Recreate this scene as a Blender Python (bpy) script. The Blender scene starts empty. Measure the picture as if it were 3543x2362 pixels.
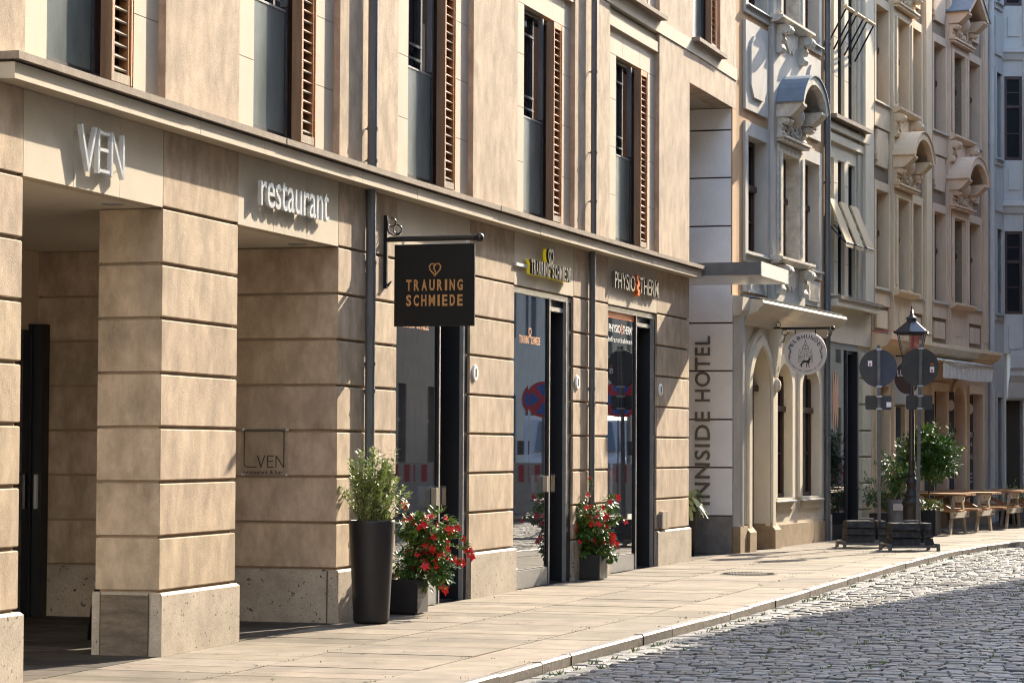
import bpy, math, random
from math import sin, cos, pi, radians, atan, atan2, hypot
from mathutils import Vector, Matrix
random.seed(7)
SC = bpy.context.scene
COL = SC.collection
# ---------------------------------------------------------------- camera
cam = bpy.data.cameras.new('camera'); cam_o = bpy.data.objects.new('camera', cam); COL.objects.link(cam_o)
cam.sensor_width = 36; cam.lens = 36*9000/3543; cam.clip_end = 600; cam.clip_start = .1
PITCH, ROLL = math.atan(363.5/9000), .005
cam_o.matrix_world = Matrix.Translation((0, 0, 1.6)) @ Matrix.Rotation(pi/2+PITCH, 4, 'X') @ Matrix.Rotation(ROLL, 4, 'Z')
SC.camera = cam_o
# ---------------------------------------------------------------- sky, sun, exposure
SUN_AZ, SUN_EL = radians(30.4), radians(28.6)        # azimuth from +Y towards +X
w = bpy.data.worlds.new('World'); SC.world = w; w.use_nodes = True
nt = w.node_tree; bg = nt.nodes['Background']
sky = nt.nodes.new('ShaderNodeTexSky'); sky.sky_type = 'NISHITA'; sky.sun_disc = False
sky.sun_elevation = SUN_EL; sky.sun_rotation = SUN_AZ
nt.links.new(sky.outputs[0], bg.inputs[0]); bg.inputs[1].default_value = .15
sun = bpy.data.lights.new('sun', 'SUN'); sun.energy = 2.5; sun.angle = radians(.5); sun.color = (1, .865, .675)
sun_o = bpy.data.objects.new('sun', sun); COL.objects.link(sun_o)
sdir = Vector((sin(SUN_AZ)*cos(SUN_EL), cos(SUN_AZ)*cos(SUN_EL), sin(SUN_EL)))
sun_o.rotation_euler = sdir.to_track_quat('Z', 'Y').to_euler(); sun_o.location = (0, 0, 40)
SC.view_settings.view_transform = 'Standard'; SC.view_settings.look = 'None'
SC.view_settings.exposure = 2.6; SC.cycles.filter_width = 1.1; SC.view_settings.gamma = 1
SC.cycles.max_bounces = 8; SC.cycles.diffuse_bounces = 5
# ---------------------------------------------------------------- the line of the street front, in metres
def _px(y): return .00136853*(y-27)**2 + .3000296*(y-27) - .57755686
PL = [(_px(-30+i*.5), -30+i*.5) for i in range(134)] + [(_px(37), 37.), (3.44, 39.86), (5.46, 45.2), (6.68, 48.3), (8.45, 52.7), (10.36, 56.9), (13.2, 63.1), (30, 95)]
def _arc(pl):
    s = [0.]
    for a, b in zip(pl, pl[1:]): s.append(s[-1]+hypot(b[0]-a[0], b[1]-a[1]))
    return s
PS = _arc(PL)
_i37 = PL.index((_px(37), 37.)); _off = PS[_i37]-33.271          # s = 33.271 at the end of the first house
PS = [v-_off for v in PS]
import bisect
def along(pl, ps, s, n):
    i = min(max(bisect.bisect_right(ps, s)-1, 0), len(ps)-2)
    (x0, y0), (x1, y1) = pl[i], pl[i+1]; L = ps[i+1]-ps[i]; tx, ty = (x1-x0)/L, (y1-y0)/L
    return x0+tx*(s-ps[i])+ty*n, y0+ty*(s-ps[i])-tx*n, tx, ty
def W(s, n, z):
    x, y, _, _ = along(PL, PS, s, n); return (x, y, z)
def head(s):
    _, _, tx, ty = along(PL, PS, s, 0); return atan2(tx, ty)
# kerb line
KL = [W(s, 2.8, 0)[:2] for s in range(-20, 13)] + [(-.27, 17.69), (.5, 20.3), (1.15, 22.35), (2.0, 25.0), (2.9, 27.9), (4.16, 32.2), (4.95, 34.8), (5.9, 37.8), (7.25, 41.9), (9.0, 45.76), (10.9, 49.75), (13.5, 55.2), (20, 68.8)]
def _chaikin(p):
    q = [p[0]]
    for a, b in zip(p, p[1:]): q += [(.75*a[0]+.25*b[0], .75*a[1]+.25*b[1]), (.25*a[0]+.75*b[0], .25*a[1]+.75*b[1])]
    return q+[p[-1]]
KL = _chaikin(_chaikin(KL)); KS = _arc(KL)
def K(s, m, z):
    x, y, _, _ = along(KL, KS, s, m); return (x, y, z)
def kerb_n(s):                                       # distance house line -> kerb at s
    x0, y0, tx, ty = along(PL, PS, s, 0); nx, ny = ty, -tx; best = 2.8
    for (a, b), (c, d) in zip(KL, KL[1:]):
        ex, ey = c-a, d-b; den = nx*ey-ny*ex
        if abs(den) < 1e-9: continue
        t = ((a-x0)*ey-(b-y0)*ex)/den; u = ((a-x0)*ny-(b-y0)*nx)/den
        if -1e-6 <= u <= 1+1e-6 and .5 < t < 8: return t
    return best
# ---------------------------------------------------------------- materials
def _n(t, kind, **kw):
    n = t.nodes.new(kind)
    for k, v in kw.items():
        if hasattr(n, k): setattr(n, k, v)
        else: n.inputs[k].default_value = v
    return n
def mat(name, c1, c2=None, rough=.8, scale=3., stretch=(1, 1, 1), bump=0., bscale=60., metal=0., spec=.5, lo=.35, hi=.65, detail=5, speck=0., emit=None, ior=None, coat=0., tint=None, cracks=None, stain=0.):
    m = bpy.data.materials.new(name); m.use_nodes = True; t = m.node_tree; p = t.nodes['Principled BSDF']
    L = t.links.new
    tc = _n(t, 'ShaderNodeTexCoord')
    p.inputs['Roughness'].default_value = rough; p.inputs['Metallic'].default_value = metal
    p.inputs['Specular IOR Level'].default_value = spec
    if ior: p.inputs['IOR'].default_value = ior
    if coat: p.inputs['Coat Weight'].default_value = coat
    out = None
    if c2:
        mp = _n(t, 'ShaderNodeMapping'); mp.inputs['Scale'].default_value = stretch; L(tc.outputs['Object'], mp.inputs[0])
        nz = _n(t, 'ShaderNodeTexNoise', Scale=scale, Detail=detail, Roughness=.66); L(mp.outputs[0], nz.inputs['Vector'])
        cr = _n(t, 'ShaderNodeValToRGB'); cr.color_ramp.elements[0].position = lo; cr.color_ramp.elements[1].position = hi
        cr.color_ramp.elements[0].color = (*c1, 1); cr.color_ramp.elements[1].color = (*c2, 1)
        L(nz.outputs['Fac'], cr.inputs[0]); out = cr.outputs[0]
    else:
        p.inputs['Base Color'].default_value = (*c1, 1)
    if speck and out:
        n2 = _n(t, 'ShaderNodeTexNoise', Scale=bscale*1.3, Detail=3); L(tc.outputs['Object'], n2.inputs['Vector'])
        mr = _n(t, 'ShaderNodeMapRange'); mr.inputs['From Min'].default_value = .3; mr.inputs['From Max'].default_value = .7
        mr.inputs['To Min'].default_value = 1-speck; mr.inputs['To Max'].default_value = 1+speck; L(n2.outputs['Fac'], mr.inputs[0])
        mx = _n(t, 'ShaderNodeVectorMath', operation='SCALE'); L(out, mx.inputs[0]); L(mr.outputs[0], mx.inputs['Scale']); out = mx.outputs[0]
    if stain and out:                                 # broad weather stains with their own shapes
        n4 = _n(t, 'ShaderNodeTexNoise', Scale=1.1, Detail=8, Roughness=.7, Distortion=.8); L(tc.outputs['Object'], n4.inputs['Vector'])
        mr = _n(t, 'ShaderNodeMapRange'); mr.inputs['From Min'].default_value = .35; mr.inputs['From Max'].default_value = .62
        mr.inputs['To Min'].default_value = 1-stain; mr.inputs['To Max'].default_value = 1+stain*.35; L(n4.outputs['Fac'], mr.inputs[0])
        mx = _n(t, 'ShaderNodeVectorMath', operation='SCALE'); L(out, mx.inputs[0]); L(mr.outputs[0], mx.inputs['Scale']); out = mx.outputs[0]
    if tint and out:                                  # per-face own colour of single stones
        at = _n(t, 'ShaderNodeVertexColor', layer_name='stone'); mx = _n(t, 'ShaderNodeVectorMath', operation='MULTIPLY')
        L(out, mx.inputs[0]); L(at.outputs[0], mx.inputs[1]); out = mx.outputs[0]
    if cracks and out:                                # open pits of travertine
        mp = _n(t, 'ShaderNodeMapping'); mp.inputs['Scale'].default_value = (1, 1, 1.6); L(tc.outputs['Object'], mp.inputs[0])
        nz = _n(t, 'ShaderNodeTexNoise', Scale=cracks, Detail=2.5, Roughness=.55, Distortion=.6); L(mp.outputs[0], nz.inputs['Vector'])
        mr = _n(t, 'ShaderNodeMapRange'); mr.inputs['From Min'].default_value = .655; mr.inputs['From Max'].default_value = .68
        L(nz.outputs['Fac'], mr.inputs[0])
        mx = _n(t, 'ShaderNodeMix', data_type='RGBA'); L(mr.outputs[0], mx.inputs[0]); L(out, mx.inputs[6]); mx.inputs[7].default_value = (.05, .035, .02, 1); out = mx.outputs[2]
    if out: L(out, p.inputs['Base Color'])
    if bump:
        n3 = _n(t, 'ShaderNodeTexNoise', Scale=bscale, Detail=6, Roughness=.65); L(tc.outputs['Object'], n3.inputs['Vector'])
        b = _n(t, 'ShaderNodeBump', Strength=bump, Distance=.01); L(n3.outputs['Fac'], b.inputs['Height']); L(b.outputs[0], p.inputs['Normal'])
    if emit:
        p.inputs['Emission Color'].default_value = (*emit[0], 1); p.inputs['Emission Strength'].default_value = emit[1]
    return m
M = {}
M['plaster'] = mat('brown_plaster', (.27, .204, .136), (.55, .422, .298), .9, 5.5, (1, 1, .5), .4, 90, lo=.28, hi=.68, speck=.07, detail=9, tint=True, stain=.16)
M['plaster2'] = mat('brown_plaster_plain', (.47, .37, .26), (.52, .42, .30), .9, 2.2, (1, 1, .5), .3, 90, speck=.05)
M['panel'] = mat('pale_sandstone_panel', (.42, .355, .262), (.48, .41, .31), .75, 1.6, (1, 1, .6), .1, 60, speck=.04)
M['joint'] = mat('dark_joint', (.06, .045, .03), None, .9)
M['groove'] = mat('groove_plaster', (.26, .185, .12), (.32, .24, .16), .9, 5)
M['groove_dark'] = mat('trodden_gum', (.05, .042, .034), None, .8)
M['travertine'] = mat('travertine', (.30, .25, .19), (.42, .355, .275), .7, 3.5, (1, 1, 1), .25, 50, speck=.14, cracks=19)
M['travertine_dark'] = mat('dark_travertine', (.06, .043, .028), (.19, .145, .10), .7, 4.5, (.7, .7, 2.6), .25, 50, lo=.3, hi=.7, speck=.12)
M['crown'] = mat('weathered_crown_stone', (.19, .145, .105), (.27, .21, .155), .85, 5, (1, 1, 1), .4, 60, speck=.12)
M['soffit'] = mat('soffit_plaster', (.56, .51, .42), (.60, .55, .46), .85, 2)
M['zinc'] = mat('zinc_pipe', (.085, .088, .092), (.13, .133, .138), .45, 6, (1, 1, .3), metal=.15)
M['darkzinc'] = mat('dark_zinc_sheet', (.075, .085, .095), (.10, .11, .12), .5, 4)
M['black'] = mat('black_metal', (.006, .006, .007), None, .42)
M['frame'] = mat('dark_frame_metal', (.009, .010, .014), None, .45)
M['alu'] = mat('grey_aluminium', (.27, .27, .27), (.33, .33, .32), .4, 8, metal=.4)
M['steel'] = mat('brushed_steel', (.58, .60, .62), None, .25, metal=.2)
M['galv'] = mat('galvanised_steel', (.11, .11, .105), (.17, .17, .165), .5, 14, metal=.2)
M['glass'] = mat('window_glass', (.008, .010, .014), None, .015, spec=1., ior=1.75)
M['glass_dim'] = mat('old_window_glass', (.010, .011, .013), None, .08, spec=.35, ior=1.45)
M['frosted'] = mat('frosted_glass_panel', (.045, .062, .060), (.125, .155, .15), .28, 3, (1, 1, .35), spec=.8, speck=.2, bscale=90)
M['wood'] = mat('oiled_larch', (.12, .068, .036), (.29, .165, .085), .6, 9, (1, 1, .07), .3, 60, lo=.3, hi=.72)
M['wood_orange'] = mat('orange_larch', (.21, .082, .026), (.46, .19, .062), .6, 9, (1, 1, .07), .3, 60, lo=.3, hi=.72)
M['wood_edge'] = mat('orange_stained_wood', (.46, .165, .04), (.60, .235, .06), .5, 8, (1, 1, .1))
M['wood_grey'] = mat('weathered_wood', (.20, .155, .11), (.36, .29, .21), .8, 12, (1, 1, .1), .4, 80)
M['granite'] = mat('light_granite_wall', (.84, .82, .79), (.92, .90, .87), .7, 2, (1, 1, 1), .1, 120, speck=.2)
M['granite_dark'] = mat('grey_granite_plinth', (.16, .145, .13), (.27, .25, .22), .75, 5, (1, 1, 1), .3, 60, lo=.3, hi=.7, speck=.3)
M['ochre'] = mat('ochre_plaster', (.42, .245, .115), (.51, .31, .155), .9, 3, (1, 1, .4), .25, 80, speck=.05)
M['cream'] = mat('cream_plaster', (.58, .51, .385), (.65, .575, .445), .85, 2.5, (1, 1, .5), .15, 80, speck=.04)
M['whitish'] = mat('pale_grey_stucco', (.40, .37, .32), (.49, .455, .395), .85, 3, (1, 1, .4), .15, 80, speck=.04)
M['stucco'] = mat('stucco_ornament', (.38, .34, .275), (.60, .545, .45), .8, 7, (1, 1, 1), .3, 50, speck=.06)
M['sand_base'] = mat('brown_sandstone', (.24, .165, .085), (.36, .255, .145), .85, 4, (1, 1, 1), .3, 60, speck=.1)
M['lead'] = mat('lead_sheet', (.13, .165, .20), (.17, .205, .24), .5, 6, metal=.2)
M['darkwood'] = mat('dark_brown_window_wood', (.035, .013, .008), (.065, .025, .015), .45, 9, (1, 1, .2))
M['cpanel'] = mat('yellowish_limestone', (.54, .465, .33), (.62, .54, .395), .8, 1.5, (1, 1, .6), .1, 60, speck=.05)
M['dcream'] = mat('warm_cream_plaster', (.60, .44, .265), (.70, .53, .34), .85, 2.5, (1, 1, .5), .15, 60, speck=.04)
M['dbrown'] = mat('brown_roughcast', (.25, .17, .105), (.31, .22, .14), .95, 20, (1, 1, 1), .6, 60, speck=.15)
M['pink'] = mat('pinkish_plaster', (.56, .39, .26), (.64, .46, .32), .9, 3, (1, 1, .5), .2, 60, speck=.05)
M['epale'] = mat('pale_blue_grey_stucco', (.44, .41, .375), (.51, .475, .435), .85, 3, (1, 1, .5), .15, 60, speck=.04)
M['fabric'] = mat('beige_awning_fabric', (.50, .38, .22), (.54, .42, .26), .9, 3)
M['valance'] = mat('off_white_valance_fabric', (.52, .50, .45), (.60, .58, .53), .9, 3)
M['slab'] = mat('granite_paving', (.14, .117, .09), (.20, .168, .13), .8, 3, (1, 1, 1), .25, 90, speck=.14, tint=True, spec=.2, stain=.22)
M['kerb'] = mat('kerb_granite', (.07, .055, .041), (.14, .112, .086), .5, 7, (1, 1, 1), .9, 30, speck=.2, tint=True, spec=.6)
M['cobble'] = mat('worn_granite_sett', (.095, .097, .10), (.165, .162, .155), .68, 5, (1, 1, 1), .5, 45, speck=.15, tint=True, spec=.25)
M['bed'] = mat('mossy_joint_sand', (.028, .022, .014), (.055, .06, .018), .95, 4, (1, 1, 1), .5, 40)
M['pave_bed'] = mat('paving_joint_sand', (.03, .024, .016), (.045, .038, .025), .95, 4)
M['pot'] = mat('anthracite_planter', (.012, .012, .013), (.017, .016, .018), .5, 6)
M['greypot'] = mat('grey_clay_planter', (.13, .12, .115), (.17, .155, .15), .6, 6)
M['soil'] = mat('potting_soil', (.03, .02, .012), None, 1)
M['leaf'] = mat('dark_glossy_leaf', (.03, .085, .015), (.10, .21, .035), .34, 25, lo=.3, hi=.7, spec=.6)
M['leaf_y'] = mat('young_yellow_leaf', (.16, .24, .03), (.26, .34, .05), .4, 25)
M['leaf_v'] = mat('variegated_leaf', (.13, .21, .05), (.50, .55, .27), .4, 60, lo=.42, hi=.56, spec=.6)
M['leaf_o'] = mat('orange_leaf', (.45, .16, .03), None, .4)
M['stem'] = mat('bark', (.07, .045, .025), (.12, .08, .045), .9, 20)
M['red'] = mat('red_petal', (.70, .006, .010), (.85, .03, .03), .5, 40)
M['gold'] = mat('copper_lettering', (.42, .21, .06), None, .5)
M['peach'] = mat('peach_window_lettering', (.62, .33, .18), None, .6)
M['white'] = mat('white_paint', (.8, .8, .78), None, .5)
M['cream_sign'] = mat('cream_sign_enamel', (.56, .52, .48), None, .4)
M['ink'] = mat('dark_sign_ink', (.02, .018, .018), None, .6)
M['signblack'] = mat('matt_black_sign', (.004, .004, .004), None, .6, spec=.25)
M['lgrey'] = mat('grey_metal_letter', (.17, .165, .155), None, .35, metal=.6)
M['glow'] = mat('yellow_led_side', (.22, .17, .01), None, .5, emit=((1., .80, .03), .045))
M['orange'] = mat('orange_foil', (.75, .17, .02), None, .5)
M['navy'] = mat('dark_window_foil', (.008, .009, .018), None, .12, spec=.6)
M['signback'] = mat('grey_sign_back', (.046, .046, .042), (.060, .059, .054), .5, 8)
M['rubber'] = mat('recycled_rubber', (.012, .012, .013), (.05, .048, .045), .8, 12, bump=.5, bscale=40)
M['pine'] = mat('oiled_pine', (.30, .135, .045), (.42, .21, .08), .6, 10, (.3, .3, 1), .2, 60)
M['pine_grey'] = mat('sun_bleached_pine', (.30, .235, .165), (.45, .37, .28), .8, 8, (.3, .3, 1), .3, 60)
M['endgrain'] = mat('bleached_board', (.52, .46, .37), (.62, .56, .46), .8, 10)
M['iron'] = mat('cast_iron', (.035, .032, .030), None, .45, metal=.5)
M['lampiron'] = mat('dark_bronze_lamp_paint', (.030, .025, .026), None, .3)
M['redcloth'] = mat('red_cloth', (.55, .05, .04), (.62, .14, .11), .8, 6)
M['brownfoil'] = mat('brown_disc', (.07, .035, .03), None, .6)
M['slate'] = mat('slate_grey_banner', (.045, .048, .052), None, .6)
M['chalk'] = mat('chalk_lettering', (.55, .55, .53), None, .8)
M['grass'] = mat('joint_grass', (.06, .11, .015), (.14, .19, .03), .7, 20)
M['spike'] = mat('striped_grass_leaf', (.30, .36, .09), (.50, .52, .22), .5, 60)
M['vanpaint'] = mat('silver_van_paint', (.55, .57, .60), None, .25, coat=.6)
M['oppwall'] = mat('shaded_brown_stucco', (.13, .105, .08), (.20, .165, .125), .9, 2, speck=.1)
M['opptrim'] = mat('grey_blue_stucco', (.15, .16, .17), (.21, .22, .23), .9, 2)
M['fascia'] = mat('light_grey_fascia', (.42, .42, .40), (.47, .47, .45), .45, 3)
M['tyre'] = mat('tyre_rubber', (.02, .02, .02), None, .8)
M['blue'] = mat('sign_blue', (.01, .10, .45), None, .4)
M['signred'] = mat('sign_red', (.55, .01, .02), None, .4)
M['sill'] = mat('sheet_metal_sill', (.42, .43, .43), None, .35, metal=.6)
def clear(name, a, col=(1, 1, 1)):
    m = bpy.data.materials.new(name); m.use_nodes = True; t = m.node_tree; t.nodes.clear()
    o = _n(t, 'ShaderNodeOutputMaterial'); mx = _n(t, 'ShaderNodeMixShader'); tr = _n(t, 'ShaderNodeBsdfTransparent'); tr.inputs[0].default_value = (*col, 1)
    g = _n(t, 'ShaderNodeBsdfGlossy', Roughness=.05); mx.inputs[0].default_value = a
    t.links.new(tr.outputs[0], mx.inputs[1]); t.links.new(g.outputs[0], mx.inputs[2]); t.links.new(mx.outputs[0], o.inputs[0]); return m
M['clear'] = clear('clear_acrylic', .12, (.985, .99, .985))
M['lampglass'] = clear('lantern_glass', .2, (.88, .88, .86))
# ---------------------------------------------------------------- mesh builder
class MB:
    def __init__(s): s.v = []; s.f = []; s.mi = []; s.cur = 0; s.cols = []
    def add(s, vs, fs, mi=None, col=None):
        o = len(s.v); s.v += [tuple(v) for v in vs]; s.f += [tuple(i+o for i in f) for f in fs]
        s.mi += [s.cur if mi is None else mi]*len(fs); s.cols += [col]*len(fs); return s
    def box(s, a0, a1, b0, b1, c0, c1, fn=W, ch=0., seg=1.2, mi=None, col=None):
        """box in (s,n,z) bent along the street by fn; ch chamfers the long upper and lower edges"""
        k = max(1, int((a1-a0)/seg+.999)) if fn in (W, K) else 1
        st = [a0+(a1-a0)*i/k for i in range(k+1)]
        if ch: ring = [(b0, c0), (b1-ch, c0), (b1, c0+ch), (b1, c1-ch), (b1-ch, c1), (b0, c1)]
        else: ring = [(b0, c0), (b1, c0), (b1, c1), (b0, c1)]
        m = len(ring); vs = []; fs = []
        if ch:
            st2 = [(a0, 1)]+[(t, 0) for t in st[1:-1]]+[(a1, 1)]
        for t in st:
            for (b, c) in ring:
                tt = t
                if ch and (c <= c0+1e-9 or c >= c1-1e-9):
                    if t == a0: tt = a0+ch
                    if t == a1: tt = a1-ch
                vs.append(fn(tt, b, c))
        for i in range(k):
            for j in range(m):
                q = (j+1) % m; fs.append((i*m+j, i*m+q, (i+1)*m+q, (i+1)*m+j))
        fs.append(tuple(range(m-1, -1, -1))); fs.append(tuple(k*m+j for j in range(m)))
        return s.add(vs, fs, mi, col)
    def prism(s, poly, a0, a1, fn, seg=99):
        """poly = [(b,c)] outline extruded from a0 to a1; fn(a,b,c)->xyz"""
        m = len(poly); k = max(1, int((a1-a0)/seg+.999)); vs = []; fs = []
        for i in range(k+1):
            t = a0+(a1-a0)*i/k
            vs += [fn(t, b, c) for b, c in poly]
        for i in range(k):
            for j in range(m): q = (j+1) % m; fs.append((i*m+j, i*m+q, (i+1)*m+q, (i+1)*m+j))
        fs.append(tuple(range(m-1, -1, -1))); fs.append(tuple(k*m+j for j in range(m)))
        return s.add(vs, fs)
    def tube(s, pts, r, k=8, r1=None, cap=True):
        P = [Vector(p) for p in pts]; n = len(P); vs = []; fs = []; up = Vector((0, 0, 1))
        R = r if isinstance(r, (list, tuple)) else [r+(((r1 if r1 is not None else r)-r)*i/max(1, n-1)) for i in range(n)]
        for i, p in enumerate(P):
            t = (P[min(i+1, n-1)]-P[max(i-1, 0)]).normalized()
            a = t.cross(up)
            if a.length < .05: a = t.cross(Vector((1, 0, 0)))
            a.normalize(); b = t.cross(a)
            vs += [p+(a*cos(2*pi*j/k)+b*sin(2*pi*j/k))*R[i] for j in range(k)]
        for i in range(n-1):
            for j in range(k): q = (j+1) % k; fs.append((i*k+j, i*k+q, (i+1)*k+q, (i+1)*k+j))
        if cap: fs.append(tuple(range(k-1, -1, -1))); fs.append(tuple((n-1)*k+j for j in range(k)))
        return s.add(vs, fs)
    def lathe(s, prof, c, k=20, ax=None):
        """prof=[(r,z)] around vertical axis at c"""
        vs = []; fs = []; n = len(prof)
        for r, z in prof: vs += [(c[0]+r*cos(2*pi*j/k), c[1]+r*sin(2*pi*j/k), c[2]+z) for j in range(k)]
        for i in range(n-1):
            for j in range(k): q = (j+1) % k; fs.append((i*k+j, i*k+q, (i+1)*k+q, (i+1)*k+j))
        fs.append(tuple(range(k-1, -1, -1))); fs.append(tuple((n-1)*k+j for j in range(k)))
        return s.add(vs, fs)
    def ball(s, c, r, k=10, h=6):
        if not isinstance(r, (tuple, list)): r = (r, r, r)
        vs = [(c[0], c[1], c[2]+r[2])]; fs = []
        for i in range(1, h):
            a = pi*i/h; vs += [(c[0]+r[0]*sin(a)*cos(2*pi*j/k), c[1]+r[1]*sin(a)*sin(2*pi*j/k), c[2]+r[2]*cos(a)) for j in range(k)]
        vs.append((c[0], c[1], c[2]-r[2])); e = len(vs)-1
        for j in range(k): fs.append((0, 1+j, 1+(j+1) % k)); fs.append((e, e-k+(j+1) % k, e-k+j))
        for i in range(h-2):
            for j in range(k): q = (j+1) % k; fs.append((1+i*k+j, 1+(i+1)*k+j, 1+(i+1)*k+q, 1+i*k+q))
        return s.add(vs, fs)
    def leaf(s, p, d, up, L, wd, mi=0, fold=.15):
        p = Vector(p); d = Vector(d).normalized(); u = Vector(up); a = d.cross(u)
        if a.length < 1e-3: a = d.cross(Vector((1, .3, 0)))
        a.normalize(); u = a.cross(d)
        q = p+d*L*.5
        return s.add([p, q+a*wd*.5+u*wd*fold, p+d*L, q-a*wd*.5+u*wd*fold, q], [(0, 1, 4), (1, 2, 4), (0, 4, 3), (4, 2, 3)], mi)
    def build(s, name, ms, parent=None, smooth=False, kind=None, wcoord=True):
        me = bpy.data.meshes.new(name)
        o = bpy.data.objects.new(name, me); COL.objects.link(o)
        off = Vector((0, 0, 0))
        if parent is not None:
            o.parent = parent; off = world(parent)
        if wcoord and parent is not None: vs = [(v[0]-off.x, v[1]-off.y, v[2]-off.z) for v in s.v]
        else: vs = s.v
        me.from_pydata(vs, [], s.f)
        if not isinstance(ms, (list, tuple)): ms = [ms]
        for m_ in ms: me.materials.append(M[m_] if isinstance(m_, str) else m_)
        if len(ms) > 1: me.polygons.foreach_set('material_index', s.mi)
        if smooth: me.polygons.foreach_set('use_smooth', [True]*len(s.f))
        if any(c is not None for c in s.cols) or ms[0] == 'plaster':
            ca = me.color_attributes.new('stone', 'FLOAT_COLOR', 'CORNER'); arr = []
            for f, c in zip(s.f, s.cols): arr += list((*(c or (1, 1, 1)), 1))*len(f)
            ca.data.foreach_set('color', arr)
        me.validate(clean_customdata=False); me.update()
        if kind: o['kind'] = kind
        return o
def world(o):
    v = Vector(o.location)
    while o.parent: o = o.parent; v += Vector(o.location)
    return v
def thing(name, loc, label, cat, group=None):
    o = bpy.data.objects.new(name, None); COL.objects.link(o); o.location = loc; o.empty_display_size = .2
    return tag(o, label, cat, group)
def tag(o, label, cat, group=None):
    o['label'] = label; o['category'] = cat
    if group: o['group'] = group
    return o
def single(mb, name, ms, label, cat, group=None, smooth=False):
    return tag(mb.build(name, ms, None, smooth), label, cat, group)
def lin(o, ex, ey, ez=(0, 0, 1)):
    """local frame -> fn(a,b,c)"""
    o, ex, ey, ez = map(Vector, (o, ex, ey, ez))
    return lambda a, b, c: tuple(o+ex*a+ey*b+ez*c)
def frame(s, n=0, z=0):
    """frame at a point of the house line: a along the street, b towards the road, c up"""
    x, y, tx, ty = along(PL, PS, s, n); return lin((x, y, z), (tx, ty, 0), (ty, -tx, 0))
def text(body, w, h, fn, ext=.004, off=0., sp=1., mb=None, mi=None, res=3, font=None):
    """lettering fitted into w x h; fn(x,y,e)->xyz with x reading direction, y up, e out of the face"""
    cu = bpy.data.curves.new('t', 'FONT'); cu.body = body; cu.size = 1; cu.extrude = .5; cu.offset = off; cu.resolution_u = res; cu.space_character = sp
    o = bpy.data.objects.new('t', cu); COL.objects.link(o); bpy.context.view_layer.update()
    me = bpy.data.meshes.new_from_object(o); mb = mb or MB()
    xs = [v.co.x for v in me.vertices]; ys = [v.co.y for v in me.vertices]; x0, y0 = min(xs), min(ys); kx, ky = w/(max(xs)-x0), h/(max(ys)-y0)
    mb.add([fn((v.co.x-x0)*kx, (v.co.y-y0)*ky, ext*(v.co.z+.5)) for v in me.vertices], [tuple(p.vertices) for p in me.polygons], mi)
    bpy.data.objects.remove(o); bpy.data.curves.remove(cu); bpy.data.meshes.remove(me); return mb
def spaced(body, w, h, fn, fill=.66, narrow='I1', mb=None, **kw):
    """condensed capitals: every character fitted into its own narrow cell"""
    mb = mb or MB(); ws = [.42 if c in narrow else (1.22 if c == 'M' else 1.) for c in body]; g = (1-fill)/fill*.9; tot = sum(ws)+g*(len(body)-1); u = w/tot; x = 0
    for c, k in zip(body, ws):
        text(c, u*k, h, lambda a, b, e, x0=x: fn(x0+a, b, e), mb=mb, **kw); x += u*(k+g)
    return mb
def strokes(mb, lines, wd, fn, ext=.004, mi=None):
    """flat strokes: each line is a list of (x,y)"""
    for ln in lines:
        for (x0, y0), (x1, y1) in zip(ln, ln[1:]):
            L = hypot(x1-x0, y1-y0) or 1e-6; a, b = -(y1-y0)/L*wd/2, (x1-x0)/L*wd/2; ex, ey = (x1-x0)/L*wd*.35, (y1-y0)/L*wd*.35
            q = [(x0+a-ex, y0+b-ey), (x1+a+ex, y1+b+ey), (x1-a+ex, y1-b+ey), (x0-a-ex, y0-b-ey)]
            mb.add([fn(x, y, 0) for x, y in q]+[fn(x, y, ext) for x, y in q], [(0, 1, 2, 3), (4, 5, 6, 7), (0, 1, 5, 4), (1, 2, 6, 5), (2, 3, 7, 6), (3, 0, 4, 7)], mi)
    return mb
def cells(mb, s0, s1, z0, z1, n0, n1, holes, fn=W):
    """wall with rectangular openings"""
    xs = sorted({s0, s1, *[v for h in holes for v in h[:2] if s0 < v < s1]})
    for a, b in zip(xs, xs[1:]):
        hs = sorted([(max(h[2], z0), min(h[3], z1)) for h in holes if h[0] <= a+1e-6 and h[1] >= b-1e-6]); z = z0
        for (c, d) in hs:
            if c > z+1e-6: mb.box(a, b, n0, n1, z, c, fn)
            z = max(z, d)
        if z < z1-1e-6: mb.box(a, b, n0, n1, z, z1, fn)
    return mb
def arc_pts(cx, cy, rx, ry, a0, a1, k): return [(cx+rx*cos(radians(a0+(a1-a0)*i/k)), cy+ry*sin(radians(a0+(a1-a0)*i/k))) for i in range(k+1)]
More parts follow.
